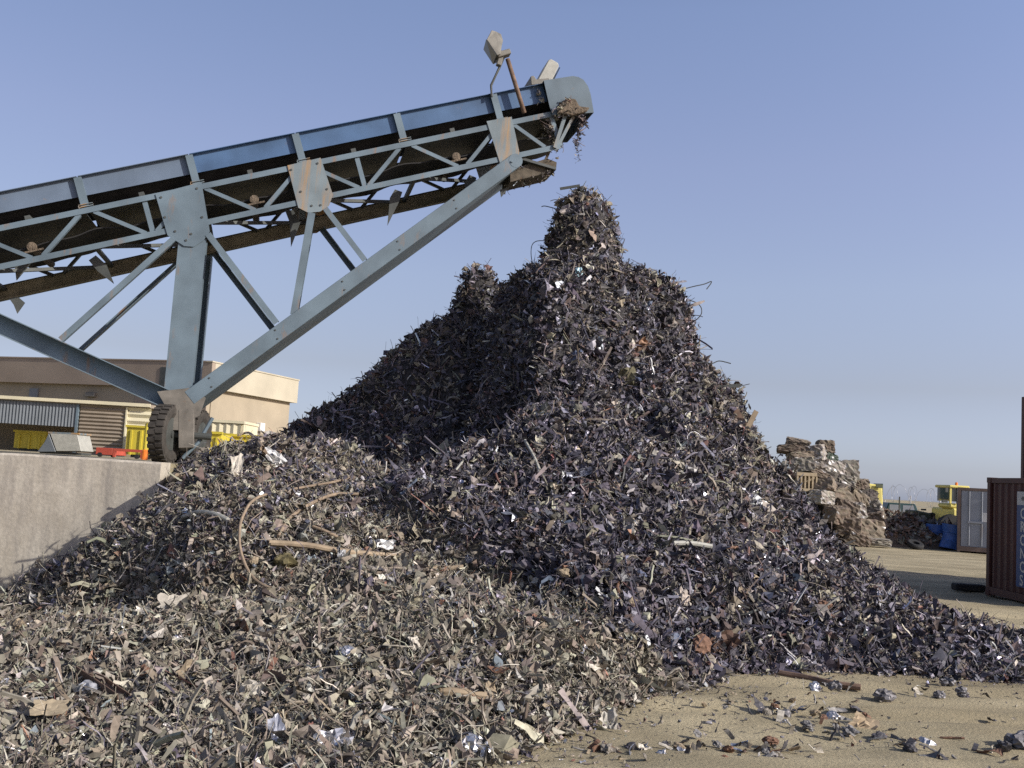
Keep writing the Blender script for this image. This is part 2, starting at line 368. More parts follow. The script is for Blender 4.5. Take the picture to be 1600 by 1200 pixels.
# radius tables: right, left and front of the tall heap; (radius, height)
MR = np.array([(0, 7.78), (.2, 7.72), (.40, 7.48), (.56, 7.15), (.66, 6.75), (.70, 6.24), (1.1, 6.13), (1.66, 5.98), (1.98, 5.72), (2.14, 5.2), (2.28, 4.6), (2.65, 4.0), (2.98, 3.35), (3.3, 2.8), (3.7, 2.1), (4.8, .95), (5.7, .35), (6.6, -.1), (9, -1.5)])
ML = np.array([(0, 7.78), (.2, 7.70), (.38, 7.48), (.54, 7.15), (.66, 6.70), (.71, 6.22), (1.06, 6.06), (1.36, 5.80), (1.52, 5.25), (1.74, 4.6), (2.1, 3.9), (2.35, 3.2), (2.65, 2.4), (3.2, 1.5), (4.4, .3), (6, -.6), (9, -3)])
MF = np.array([(0, 7.78), (.2, 7.72), (.40, 7.48), (.56, 7.15), (.66, 6.75), (.71, 6.24), (1.15, 6.05), (1.5, 5.6), (1.8, 4.9), (2.2, 4.05), (2.7, 3.25), (3.2, 2.55), (4, 1.6), (5, .6), (6.5, -.8), (8, -2.5)])
RL = np.array([(0, 6.56), (.26, 6.48), (.42, 6.22), (.50, 5.85), (.60, 5.45), (.95, 5.22), (1.45, 4.8), (1.9, 4.45), (2.4, 3.9), (2.75, 3.3), (3.35, 2.85), (4.2, 2.1), (5.5, 1.0), (6.6, 0), (8, -1)])


def heap_parts(x, y):
    dx, dy = x - MC.x, y - MC.y; wq = np.clip(np.hypot(dx, dy) - .9, 0, 1)
    dx, dy = dx + wq * (.55 * fbm(x * .8 + 31, y * .8, 2) + .30 * fbm(x * 2.3, y * 2.3 + 11, 2)), dy + wq * .45 * fbm(x * .9, y * .9 + 23, 3); r = np.hypot(dx, dy) + 1e-6
    jr = 1 + 0.16 * fbm(x * 0.9 + 3, y * 0.9 + 7, 3) * np.clip(r, 0, 2) / 2 + 0.10 * fbm(x * 2.2, y * 2.2, 2)
    c, s = dx / r, dy / r
    wr = np.clip(c, 0, 1) ** 2; wl = np.clip(-c, 0, 1) ** 2; wf = s ** 2
    rr = r * jr
    zm = wr * np.interp(rr, MR[:, 0], MR[:, 1]) + wl * np.interp(rr, ML[:, 0], ML[:, 1]) + wf * np.interp(rr, MF[:, 0], MF[:, 1])
    # left-front quarter: a steep flank that turns away from the sun, meeting the front slope along a hip
    u_ = -(dx * .92 + dy * .39) * jr; v_ = (dx * .39 - dy * .92) * jr
    za_ = np.interp(np.maximum(u_, 0) / .92, ML[:, 0], ML[:, 1]); zb_ = np.where(v_ > 0, np.interp(np.maximum(v_, 0) / .92, MF[:, 0], MF[:, 1]), 30)
    zq = np.minimum(za_, zb_) - .22 * np.exp(-np.abs(za_ - zb_) / .35)
    zm = np.where((dx < 0) & (dy < 0) & (rr > .85), zq, zm)
    r2 = np.hypot(x - RC.x, y - RC.y); r2 = r2 * (1 + 0.22 * fbm(x * 1.1 + 9, y * 1.1 + 2, 3) * np.clip((r2 - .4) / 1.2, 0, 1))
    zr = np.interp(r2, RL[:, 0], RL[:, 1])
    zl = low(x, y); zl = zl + 0.30 * fbm(x * 0.8, y * 0.8 + 4, 4) * np.clip(zl, 0, 1)
    # dug face on the left of the front heap: a bank that turns away from the sun
    ax_, ay_ = -5.9, 13.2; ex_, ey_ = 0.86, -0.51; t_ = (x - ax_) * ex_ + (y - ay_) * ey_; sd_ = -(x - ax_) * ey_ + (y - ay_) * ex_
    sd_ = sd_ + .25 * fbm(x * 1.3, y * 1.3 + 9, 2); win = np.clip(t_ / .8, 0, 1) * np.clip((4.0 - t_) / 1.2, 0, 1)
    zl = zl + win * (.36 * np.tanh(sd_ / .22) + .08) * np.exp(-(sd_ / 2.2) ** 2)
    # crease between the front heap and the foot of the tall heap: a low bank facing left
    ax_, ay_ = -1.75, 14.6; ex_, ey_ = .634, -.773; t_ = (x - ax_) * ex_ + (y - ay_) * ey_; sd_ = -(x - ax_) * ey_ + (y - ay_) * ex_
    sd_ = sd_ + .5 * fbm(x * .9, y * .9 + 3, 2); win = np.clip((t_ + .3) / .9, 0, 1) * np.clip((5.0 - t_) / 1.6, 0, 1)
    zl = zl + win * (.24 * np.tanh(sd_ / .25) + .02) * np.exp(-(sd_ / 1.5) ** 2)
    return zm, zr, zl


def heap_h(x, y):
    zm, zr, zl = heap_parts(x, y)
    zz = np.stack([zm, zr, zl]); k = 0.12; mx = zz.max(0)
    return mx + k * np.log(np.exp((zz - mx) / k).sum(0)) - 0.0


GX = np.arange(-13, 12.001, 0.1); GY = np.arange(4.2, 31, 0.1)
XX, YY = np.meshgrid(GX, GY, indexing='ij')
HH = heap_h(XX, YY)
HH += 0.10 * fbm(XX * 2.5, YY * 2.5, 2) * np.clip(HH * 2, 0, 1)


def h_at(x, y):
    i = np.clip((np.asarray(x) - GX[0]) / 0.1, 0, len(GX) - 1.001); j = np.clip((np.asarray(y) - GY[0]) / 0.1, 0, len(GY) - 1.001)
    a = i.astype(int); b = j.astype(int); u = i - a; v = j - b
    return (HH[a, b] * (1 - u) + HH[a + 1, b] * u) * (1 - v) + (HH[a, b + 1] * (1 - u) + HH[a + 1, b + 1] * u) * v


def on_heap(px, py):
    """first hit of the photo ray with the heap or the sand"""
    r = ray(px, py); p = Vector(EYE)
    for t in np.arange(4.5, 30, 0.03):
        p = EYE + r * (t / r.y)
        if p.z <= max(0.0, float(h_at(p.x, p.y))): return p
    return p


# ------------------------------------------------------------------ ground, raised yard, retaining wall
def axis(lo, hi, st, far):
    a = list(np.arange(lo, hi + 1e-6, st)); b = hi; c = lo; s = st
    while b < far: s *= 1.35; b += s; c -= s; a = [c] + a + [b]
    return np.array(a)


gx = axis(-14, 16, 0.14, 1800); gy = axis(2, 32, 0.14, 1800)
gX, gY = np.meshgrid(gx, gy, indexing='ij')
near = np.exp(-np.maximum(0, np.hypot(gX - 1, gY - 12) - 16) / 8)
gZ = (0.05 * fbm(gX * 0.35, gY * 0.35, 3) + 0.03 * fbm(gX * 2.1, gY * 1.6, 3)) * near - 0.01
lowg = low(np.clip(gX, -12, 11), np.clip(gY, 5, 30))
for ry_, k_ in ((9.6, .05), (10.9, .04), (16.5, .05), (18.1, .05)):      # tyre ruts curving across the sand
    q_ = gY - ry_ - .10 * (gX - 4) - .012 * (gX - 6) ** 2; gZ -= k_ * np.exp(-(q_ / .16) ** 2) * (gX > 1.5); gZ += .5 * k_ * np.exp(-((np.abs(q_) - .32) / .12) ** 2) * (gX > 1.5)
gZ += 0.05 * np.exp(-((gX - 1.8) ** 2 / 2.5 + (gY - 7.0) ** 2 / 0.6)) + 0.03 * np.sin(gX * 0.4 + gY * 2.6) * np.exp(-((gY - 8.3) / 1.2) ** 2) * (gX > 1)
ni, nj = gX.shape
idx = np.arange(ni * nj).reshape(ni, nj)
quads = np.stack([idx[:-1, :-1], idx[1:, :-1], idx[1:, 1:], idx[:-1, 1:]], -1).reshape(-1, 4)
g = np_mesh('ground', np.stack([gX, gY, gZ], -1).reshape(-1, 3), quads.ravel(), np.arange(len(quads)) * 4, M['sand'], smooth=True)
tag(g, 'dusty tan sand ground of the scrap yard', 'ground', kind='structure')

PZ, WY, WXc = 1.90, 14.85, at(252, 722, 14.85).x
b = MB(); b.abox((-60, WY + 0.4, -0.5), (WXc - 0.02, 120, PZ)); o = b.build('raised_yard', M['sand'])
tag(o, 'raised earth yard behind the concrete wall', 'ground', kind='structure')
# wall slab with a worn, slightly wavy top edge
xs = np.linspace(-30, WXc, 160); b = MB()
top = [PZ + 0.025 * float(fbm(np.array([x * 1.3]), np.array([2.2]), 3)[0]) + 0.02 for x in xs]
vs = []; fs = []
for x, z in zip(xs, top):
    dy = 0.015 * float(fbm(np.array([x * 3.1]), np.array([9.2]), 2)[0])
    vs += [(x, WY + dy, -0.3), (x, WY + dy, z - 0.03), (x, WY + 0.03 + dy, z), (x, WY + 0.42, z), (x, WY + 0.42, -0.3)]
for i in range(len(xs) - 1):
    for k in range(4): fs.append((i * 5 + k, i * 5 + k + 1, i * 5 + 5 + k + 1, i * 5 + 5 + k))
n5 = (len(xs) - 1) * 5
fs += [(0, 1, 2, 3, 4), (n5 + 4, n5 + 3, n5 + 2, n5 + 1, n5)]
b.add(vs, fs); o = b.build('retaining_wall', M['concrete'], base=(WXc, WY, 0))
tag(o, 'weathered grey concrete retaining wall with the front scrap heap piled against it', 'wall')

# ------------------------------------------------------------------ shredded scrap
K = 64


def proto_flake():
    u, v = np.meshgrid(np.linspace(-1, 1, 4), np.linspace(-1, 1, 4), indexing='ij')
    out = []
    for k in range(K):
        uu = u + rng.normal(0, .22, u.shape); vv = v * rng.uniform(.3, .9) + rng.normal(0, .24, u.shape)
        taper = 1 + rng.uniform(-.5, .5) * u; vv = vv * taper
        c1, c2 = rng.uniform(-1.5, 1.5, 2); tw = rng.uniform(-.9, .9)
        z = c1 * uu ** 2 * .5 + c2 * vv ** 2 * .5 + tw * uu * vv + rng.normal(0, .22, u.shape)
        out.append(np.stack([uu, vv, z - z.mean()], -1).reshape(16, 3) * .55)
    i = np.arange(16).reshape(4, 4)
    f = np.stack([i[:-1, :-1], i[1:, :-1], i[1:, 1:], i[:-1, 1:]], -1).reshape(-1, 4)
    return np.array(out), f


def proto_strip():
    out = []
    for k in range(K):
        n = 7; t = np.linspace(0, 1, n); ang = np.cumsum(rng.normal(0, .45, n) + rng.uniform(-.6, .6)); wd = rng.uniform(.05, .18) * rng.uniform(.5, 1.4, n)
        x = np.cumsum(np.cos(ang)) / n * 2; z = np.cumsum(np.sin(ang)) / n * 2; tw = np.cumsum(rng.normal(0, .25, n))
        a = np.stack([x, wd * np.cos(tw), z + wd * np.sin(tw)], -1); c = np.stack([x, -wd * np.cos(tw), z - wd * np.sin(tw)], -1)
        p = np.concatenate([a, c]); p -= p.mean(0); out.append(p)
    f = np.array([(i, i + 1, 7 + i + 1, 7 + i) for i in range(6)])
    return np.array(out), f


def proto_rod():
    out = []
    for k in range(K):
        n = 6; ang = np.cumsum(rng.normal(0, .3, n) + rng.uniform(-.3, .3)); az = np.cumsum(rng.normal(0, .2, n)); rad = rng.uniform(.035, .11)
        x = np.cumsum(np.cos(ang)) / n * 2.2; z = np.cumsum(np.sin(ang)) / n * 2.2; y = np.cumsum(np.sin(az)) / n * 2
        ring = []
        for i in range(n):
            for a in range(4):
                ca, sa = math.cos(a * math.pi / 2 + .4), math.sin(a * math.pi / 2 + .4)
                ring.append((x[i] - math.sin(ang[i]) * rad * sa, y[i] + rad * ca, z[i] + math.cos(ang[i]) * rad * sa))
        p = np.array(ring); p -= p.mean(0); out.append(p)
    f = np.array([(i * 4 + a, i * 4 + (a + 1) % 4, i * 4 + 4 + (a + 1) % 4, i * 4 + 4 + a) for i in range(5) for a in range(4)])
    return np.array(out), f


def ico():
    t = (1 + 5 ** .5) / 2
    v = np.array([(-1, t, 0), (1, t, 0), (-1, -t, 0), (1, -t, 0), (0, -1, t), (0, 1, t), (0, -1, -t), (0, 1, -t), (t, 0, -1), (t, 0, 1), (-t, 0, -1), (-t, 0, 1)], float)
    v /= np.linalg.norm(v[0])
    f = np.array([(0, 11, 5), (0, 5, 1), (0, 1, 7), (0, 7, 10), (0, 10, 11), (1, 5, 9), (5, 11, 4), (11, 10, 2), (10, 7, 6), (7, 1, 8), (3, 9, 4), (3, 4, 2), (3, 2, 6), (3, 6, 8), (3, 8, 9), (4, 9, 5), (2, 4, 11), (6, 2, 10), (8, 6, 7), (9, 8, 1)])
    return v, f


def proto_lump():
    v, f = ico(); out = []
    for k in range(K):
        out.append((v * rng.uniform(.35, 1.15, (12, 1)) + rng.normal(0, .12, v.shape)) * np.array([1, rng.uniform(.5, 1), rng.uniform(.4, .9)]) * .6)
    return np.array(out), f


def proto_wire():
    out = []; n = 9
    for k in range(K):
        a = np.cumsum(rng.normal(0, .25, n) + rng.uniform(-.4, .4)); e = np.cumsum(rng.normal(0, .2, n)); rad = rng.uniform(.010, .026)
        c = np.cumsum(np.stack([np.cos(a) * np.cos(e), np.sin(a) * np.cos(e), np.sin(e) * .7], -1), 0) / n * 3.4
        ring = np.array([[c[i, 0] - math.sin(a[i]) * rad * math.cos(q), c[i, 1] + math.cos(a[i]) * rad * math.cos(q), c[i, 2] + rad * math.sin(q)] for i in range(n) for q in (.5, 2.6, 4.7)])
        out.append(ring - ring.mean(0))
    f = np.array([(i * 3 + a, i * 3 + (a + 1) % 3, i * 3 + 3 + (a + 1) % 3, i * 3 + 3 + a) for i in range(n - 1) for a in range(3)])
    return np.array(out), f


PROTO = [proto_flake(), proto_strip(), proto_rod(), proto_lump(), proto_wire()]


def frames(nrm, align):
    n = len(nrm)
    z = nrm * align[:, None] + rng.normal(0, 1, (n, 3)) * (1 - align[:, None]); z /= np.linalg.norm(z, axis=1)[:, None] + 1e-9
    a = rng.normal(0, 1, (n, 3)); x = np.cross(a, z); x /= np.linalg.norm(x, axis=1)[:, None] + 1e-9
    y = np.cross(z, x)
    return np.stack([x, y, z], -1)


PAL_DARK = [((0.0834, 0.0767, 0.0930), .34, .0), ((0.1293, 0.1226, 0.1459), .21, .4), ((0.0501, 0.0459, 0.0529), .12, .15), ((0.1210, 0.0876, 0.0775), .10, 0), ((0.1752, 0.1543, 0.1413), .09, 0), ((0.2669, 0.2586, 0.2917), .06, .55), ((0.4171, 0.4004, 0.4102), .02, .1),
            ((0.4588, 0.4588, 0.5196), .009, .9), ((0.0834, 0.1001, 0.1459), .007, 0), ((0.1585, 0.0834, 0.0729), .006, 0)]
PAL_DUST = [((.232, .212, .165), .30, 0), ((.19, .167, .133), .22, .05), ((.10, .09, .075), .10, .1), ((.17, .14, .108), .09, 0), ((.305, .28, .222), .11, 0), ((.30, .285, .255), .06, .35), ((.46, .43, .36), .02, 0),
            ((.6, .6, .6), .008, .85), ((.14, .16, .18), .007, 0), ((.25, .14, .10), .006, 0)]


def colours(n, dust):
    """dust in 0..1 picks between the two palettes piece by piece"""
    out = np.zeros((n, 4)); use = rng.random(n) < dust
    for pal, sel in ((PAL_DUST, use), (PAL_DARK, ~use)):
        k = int(sel.sum()); w_ = np.array([p[1] for p in pal]); c = rng.choice(len(pal), k, p=w_ / w_.sum())
        rgb = np.array([p[0] for p in pal])[c] * rng.uniform(.65, 1.4, (k, 1)) * rng.normal(1, .035, (k, 3)); al = np.array([p[2] for p in pal])[c]
        out[sel] = np.concatenate([np.clip(rgb, .01, .8), al[:, None]], 1)
    return out


def fragment_arrays(pos, nrm, size, kinds, align, col):
    V, Lp, St, C = [], [], [], []; nv = nl = 0
    for k, (pv, pf) in enumerate(PROTO):
        s = np.where(kinds == k)[0]
        if not len(s): continue
        fr = frames(nrm[s], align[s])
        if k == 2:      # rods lie along the slope
            fr = fr[:, :, [1, 2, 0]] if False else fr
        pr = pv[rng.integers(0, K, len(s))] * size[s][:, None, None]
        if k in (1, 2): pr = pr * np.array([1.6, .8, .8]) * np.where(rng.random((len(s), 1, 1)) < .10, 1.7, 1.0)
        v = np.einsum('nij,nvj->nvi', fr, pr) + pos[s][:, None, :]
        m_ = pv.shape[1]; fidx = (pf[None] + (np.arange(len(s)) * m_)[:, None, None] + nv)
        V.append(v.reshape(-1, 3)); Lp.append(fidx.ravel()); q = pf.shape[1]
        St.append(nl + np.arange(len(s) * len(pf)) * q); nl += len(s) * len(pf) * q; nv += len(s) * m_
        C.append(np.repeat(col[s], m_, axis=0))
    return np.concatenate(V), np.concatenate(Lp), np.concatenate(St), np.concatenate(C)


# cells of the height field, split between the three heaps
zm, zr, zl = heap_parts(XX, YY)
owner = np.where((zr > zm) & (zr > zl), 1, np.where(zm > zl, 0, 2))
PX = np.zeros_like(XX)
vv = np.stack([XX, YY, HH - 2.0], -1); dep = vv @ np.array(_F); PX = 800 + FPX * (vv @ np.array(_RR)) / dep; PYX = 600 - FPX * (vv @ np.array(_UU)) / dep
# the apron splits at the valley: brown dusty front heap on the left, dark foot of the tall heap on the right
vline = np.interp(PYX, [690, 750, 800, 900, 1000, 1080, 1200], [600, 620, 670, 830, 1010, 1090, 1500])
jit = 60 * fbm(XX * 1.2, YY * 1.2, 3)
owner = np.where((owner == 2) & (PX + jit > vline), 0, owner)
owner = np.where((owner == 1) & (YY < 17.5), 2, owner)
dH_dx, dH_dy = np.gradient(HH, 0.1, 0.1)
N3 = np.stack([-dH_dx, -dH_dy, np.ones_like(HH)], -1); area = np.linalg.norm(N3, axis=-1) * 0.01; N3 /= np.linalg.norm(N3, axis=-1)[..., None]
facing = ((EYE.x - XX) * N3[..., 0] + (EYE.y - YY) * N3[..., 1] + (EYE.z - HH) * N3[..., 2]) / np.sqrt(XX ** 2 + YY ** 2 + 4)
inframe = (PX > -350) & (PX < 1900)
buried = ((XX < WXc - 0.1) & (YY > WY - 0.1) & (HH < PZ + 0.02)) | (HH < 0.012)
# wall footprint stays clear of the core
core_h = np.where((XX < WXc + 0.05) & (YY > WY - 0.15), np.minimum(HH, np.where(HH > PZ + 0.03, HH, -0.5)), HH)

HEAP = {}
SPEC = {0: ('tall_scrap_heap', 'tall dark heap of shredded scrap metal with a knob on top under the conveyor head', 52000, (.050, .135), 0.22),
        1: ('rear_scrap_heap', 'shaded scrap heap with a rounded peak behind and left of the tallest heap', 14000, (.055, .15), 0.2),
        2: ('front_scrap_heap', 'low dusty brown heap of shredded scrap spread across the foreground by the concrete wall', 62000, (.036, .115), 0.9)}
for own, (nm, lab, count, (s0, s1), dust) in SPEC.items():
    selm = (owner == own) & ~buried
    wgt = area * selm * np.where(facing > -0.25, 1.0, 0.25) * np.where(inframe, 1, 0.3)
    if own == 2: wgt = wgt * np.clip((11.0 / np.maximum(YY, 6)) ** 1.3, .5, 2.2)
    if own == 0: wgt = wgt * np.clip((15.0 / np.maximum(YY, 10)) ** 1.2, .6, 1.6)
    pr = (wgt / wgt.sum()).ravel(); ch = rng.choice(len(pr), count, p=pr)
    ii, jj = np.unravel_index(ch, HH.shape)
    x = XX[ii, jj] + rng.uniform(-.05, .05, count); y = YY[ii, jj] + rng.uniform(-.05, .05, count)
    z = h_at(x, y); nr = N3[ii, jj]
    thin = np.clip(z / 0.25, 0.15, 1)
    size = np.exp(np.clip(rng.normal(.5 * (math.log(s0) + math.log(s1)), .43, count), math.log(s0 * .55), math.log(s1 * 1.45)))
    lift = (rng.random(count) ** 1.4 * .14 - .055) * thin + .012
    pos = np.stack([x, y, z], -1) + nr * lift[:, None]
    kinds = rng.choice(5, count, p=[.34, .33, .18, .08, .07])
    size = np.where(kinds == 4, np.maximum(size, .11) * 1.5, size)
    align = np.where(kinds == 0, rng.uniform(.1, .65, count), rng.uniform(.25, .8, count))
    d_ = np.full(count, dust) + 0.35 * fbm(x * .7 + 4, y * .7, 2)
    if own == 2: d_ += np.interp(PYX[ii, jj], [690, 820, 1000], [-.45, -.25, .1])
    if own == 0: d_ += np.clip((1050 - PYX[ii, jj]) / 900 - .3, -.1, .25) * 0 + np.clip((z - 5.0) / 6, 0, .25)
    V, Lp, St, C = fragment_arrays(pos, nr, size, kinds, align, colours(count, d_))
    # solid core below the fragments, same object
    inside = (owner == own)[:-1, :-1] & ~buried[:-1, :-1]
    cells = np.argwhere(inside)
    vid = np.full(HH.shape, -1); 
    q = np.stack([cells, cells + [1, 0], cells + [1, 1], cells + [0, 1]], 1)
    flat = q[..., 0] * HH.shape[1] + q[..., 1]; uniq, inv = np.unique(flat, return_inverse=True); inv = inv.reshape(-1, 4)
    cv = np.stack([XX.ravel()[uniq], YY.ravel()[uniq], core_h.ravel()[uniq] - 0.07 * np.clip(core_h.ravel()[uniq] / .2, 0, 1)], -1)
    k0, l0 = len(V), len(Lp)
    V = np.concatenate([V, cv]); Lp = np.concatenate([Lp, (inv + k0).ravel()]); St = np.concatenate([St, l0 + np.arange(len(inv)) * 4])
    cc = np.tile(np.array([.11, .095, .07, 0.0]) if own == 2 else np.array([.04, .037, .036, 0.0]), (len(cv), 1)); C = np.concatenate([C, cc])
    base = {0: (MC.x, MC.y, 0), 1: (RC.x, RC.y, 0), 2: (-3, 11, 0)}[own]
    o = np_mesh(nm, V, Lp, St, M['scrap'], C, base); tag(o, lab, 'scrap heap', kind='stuff'); HEAP[own] = o

# small litter on the sand round the heap feet
cnt = 9000
x = rng.uniform(-2, 11, cnt * 8); y = rng.uniform(5.5, 20, cnt * 8)
hv = low(x, y); keep = (hv < 0.03) & (rng.random(len(x)) < np.exp(hv * 20) * .9 + 0.014)
x, y = x[keep][:cnt], y[keep][:cnt]; n = len(x)
pos = np.stack([x, y, np.full(n, .012)], -1); nr = np.tile([0, 0, 1.0], (n, 1))
V, Lp, St, C = fragment_arrays(pos, nr, np.exp(rng.uniform(math.log(.012), math.log(.05), n)), rng.choice(4, n, p=[.45, .2, .1, .25]), np.full(n, .7), colours(n, np.full(n, .55)))
o = np_mesh('scrap_litter', V, Lp, St, M['scrap'], C, (3, 9, 0)); tag(o, 'tiny shreds of metal littering the sand around the foot of the heaps', 'litter', kind='stuff')
# ------------------------------------------------------------------ individual pieces of scrap
LANDMARK = {}


def heap_n(x, y):
    return Vector((-(float(h_at(x + .15, y)) - float(h_at(x - .15, y))) / .3, -(float(h_at(x, y + .15)) - float(h_at(x, y - .15))) / .3, 1)).normalized()


def path_px(pxs, lift=.06, d=None):
    out = []
    for (px, py) in pxs:
        p = on_heap(px, py) if d is None else at(px, py, d); out.append(p + (EYE - p).normalized() * (lift + .08))
    return out


def smooth_path(p, k=6):
    out = []
    for i in range(len(p) - 1):
        a, b_, c, d = p[max(i - 1, 0)], p[i], p[i + 1], p[min(i + 2, len(p) - 1)]
        for j in range(k):
            t = j / k; out.append(.5 * ((2 * b_) + (c - a) * t + (2 * a - 5 * b_ + 4 * c - d) * t * t + (3 * b_ - a - 3 * c + d) * t ** 3))
    return out + [p[-1]]


def rod(name, pxs, r, mt, label, cat, lift=.06, taper=None):
    p = smooth_path(path_px(pxs, lift)); b = MB(); rr = r if taper is None else list(np.linspace(r, taper, len(p)))
    b.tube(p, rr, 8); o = b.build(name, M[mt], base=p[len(p) // 2]); tag(o, label, cat); LANDMARK[label] = o; return o


def hard(name, m):
    """per-piece material of a single colour, scrap shader"""
    return m


def crumple_sheet(px, py, w_, h_, rot, col, name, label, cat, thick=.004, rough=.25, seed=0, tilt=.5, lift=.05, n=7):
    """torn sheet of metal lying on the heap"""
    r_ = np.random.default_rng(seed + int(px * 7 + py)); c = on_heap(px, py); nr = (heap_n(c.x, c.y) * (1 - tilt) + (EYE - c).normalized() * tilt).normalized()
    ax = nr.cross(Vector((0, 0, 1)).cross(nr)).normalized() if False else Vector((1, 0, 0)) - nr * nr.x; ax.normalize(); ay = nr.cross(ax)
    ca, sa = math.cos(rot), math.sin(rot); e1 = ax * ca + ay * sa; e2 = ay * ca - ax * sa
    u = np.linspace(-1, 1, n); vs = []
    edge = r_.normal(0, .12, (n, n, 2)); z = r_.normal(0, rough * .25, (n, n)); cb = r_.uniform(-.6, .6, 3) * rough
    for sgn in (1, -1):
        for i in range(n):
            for j in range(n):
                a = u[i] + edge[i, j, 0]; b_ = u[j] + edge[i, j, 1]; zz_ = z[i, j] + cb[0] * a * a + cb[1] * b_ * b_ + cb[2] * a * b_
                vs.append(c + nr * (lift + (.055 if c.z > .03 else 0)) + e1 * a * w_ / 2 + e2 * b_ * h_ / 2 + nr * (zz_ * max(w_, h_) * .5 + sgn * thick / 2))
    fs = []; m_ = n * n
    for i in range(n - 1):
        for j in range(n - 1):
            k = i * n + j; fs.append((k, k + n, k + n + 1, k + 1)); k += m_; fs.append((k, k + 1, k + n + 1, k + n))
    for i in range(n - 1):
        for a, b_ in ((i, i + 1), (m_ - n + i, m_ - n + i + 1), (i * n, i * n + n), (i * n + n - 1, i * n + 2 * n - 1)): fs.append((a, b_, b_ + m_, a + m_))
    V = np.array([tuple(v) for v in vs]); F = np.array(fs); C = np.tile(np.array(col, float), (len(V), 1)); C[:, :3] *= r_.uniform(.85, 1.15, (len(V), 1))
    o = np_mesh(name, V, F.ravel(), np.arange(len(F)) * 4, M['scrap'], C, tuple(c)); tag(o, label, cat); LANDMARK[label] = o; return o


def lump(px, py, size, col, name, label, cat, seed=0, squash=(1, .9, .8), lift=None):
    c = on_heap(px, py); vs, fs, cols = bale_like(size, col, seed + int(px), squash); V = vs + np.array(tuple(c)) + np.array([0, 0, size * (.3 if lift is None else lift)])
    o = np_mesh(name, V, fs.ravel(), np.arange(len(fs)) * 3, M['scrap'], cols, tuple(c)); tag(o, label, cat); LANDMARK[label] = o; return o


def subdiv(v, f):
    v = [tuple(p) for p in v]; cache = {}; out = []
    def mid(a, b_):
        k = (min(a, b_), max(a, b_))
        if k not in cache:
            p = np.array(v[a]) + np.array(v[b_]); p /= np.linalg.norm(p); cache[k] = len(v); v.append(tuple(p))
        return cache[k]
    for a, b_, c in f:
        x, y, z = mid(a, b_), mid(b_, c), mid(c, a); out += [(a, x, z), (b_, y, x), (c, z, y), (x, y, z)]
    return np.array(v), np.array(out)


ICO1 = subdiv(*subdiv(*ico()))


def bale_like(size, col, seed, squash):
    r_ = np.random.default_rng(seed); v, f = ICO1; V = v * (.82 + .24 * np.sin(v @ r_.normal(0, 2.6, 3) + r_.uniform(0, 6)) + .20 * np.abs(np.sin(v @ r_.normal(0, 3.6, 3))))[:, None] * r_.uniform(.80, 1.14, (len(v), 1)) + r_.normal(0, .05, v.shape); V = V * np.array(squash) * size / 2
    C = np.tile(np.array(col, float), (len(V), 1)); C[:, :3] *= r_.uniform(.7, 1.25, (len(V), 1)); return V, f, np.clip(C, .01, .85)


WHT, SIL, PALE, GR, DK, RST, TN = (.62, .62, .60, .25), (.52, .52, .53, .85), (.42, .39, .33, .1), (.17, .165, .155, .3), (.05, .048, .05, .2), (.11, .068, .05, 0), (.27, .215, .145, 0)
rod('long_cable', [(592, 724), (540, 748), (470, 762), (405, 776), (380, 805), (374, 838), (378, 868), (392, 898), (415, 916), (446, 922)], .017, 'cable', 'very long thin tan cable curving in a wide arc across the front heap', 'cable', .16)
rod('scrap_pipe', [(420, 848), (480, 852), (540, 862), (630, 870)], .036, 'pipe', 'long tan pipe lying across the front heap inside the cable arc', 'pipe', .08)
rod('scrap_bar', [(645, 885), (690, 888), (724, 886)], .030, 'pipe', 'short pale tan bar right of the long tan pipe', 'bar', .06)
rod('scrap_pipe', [(237, 762), (262, 751), (297, 737)], .055, 'pipe', 'thick tan pipe jutting out beside the end of the concrete wall', 'pipe', .12)
rod('scrap_pipe', [(682, 1079), (725, 1083), (768, 1089)], .040, 'pipe', 'straight tan pipe lying in the lower foreground', 'pipe', .05)
rod('scrap_pipe', [(84, 1066), (98, 1090), (118, 1108), (134, 1130), (148, 1158)], .042, 'pipe', 'bent tan pipe tapering downwards at the lower left', 'pipe', .06, .012)
rod('scrap_wire', [(488, 822), (520, 835), (545, 852), (560, 875), (566, 890)], .018, 'cable', 'curved tan rod beside the pale shiny lump on the front heap', 'rod', .06)
rod('scrap_wire', [(286, 808), (310, 800), (335, 803), (356, 812)], .028, 'lamp_pale', 'pale curved metal tube lying near the wall end of the front heap', 'tube', .08)
rod('scrap_wire', [(435, 838), (450, 812), (480, 790), (520, 773), (560, 772)], .022, 'cable', 'dark brown curved tube arching over the front heap ridge', 'tube', .07)
rod('scrap_wire', [(372, 680), (388, 676), (404, 692), (415, 710)], .035, 'cable', 'bent brown hose end sticking up behind the shiny foil on the ridge', 'hose', .05)
rod('scrap_wire', [(700, 1010 - 260), (722, 722), (745, 692)], .016, 'lamp_pale', 'thin pale strip leaning left at the foot of the tall heap', 'strip', .06)
rod('scrap_wire', [(1052, 849), (1080, 849), (1112, 854)], .035, 'lamp_pale', 'pale bent tube lying low on the tall heap', 'tube', .07)
rod('scrap_wire', [(1065, 738), (1078, 752), (1092, 775)], .022, 'lamp_pale', 'thin pale rod lying steeply on the right face of the tall heap', 'rod', .08)
rod('scrap_wire', [(820, 688), (835, 715), (843, 735)], .022, 'lamp_pale', 'pale thin rod lying on the low ridge before the tall heap', 'rod', .08)
rod('scrap_bar', [(1218, 1052), (1265, 1060), (1300, 1068), (1345, 1074)], .035, 'rust', 'rusty bar lying at the front foot of the tall heap by the sand', 'bar', .04)
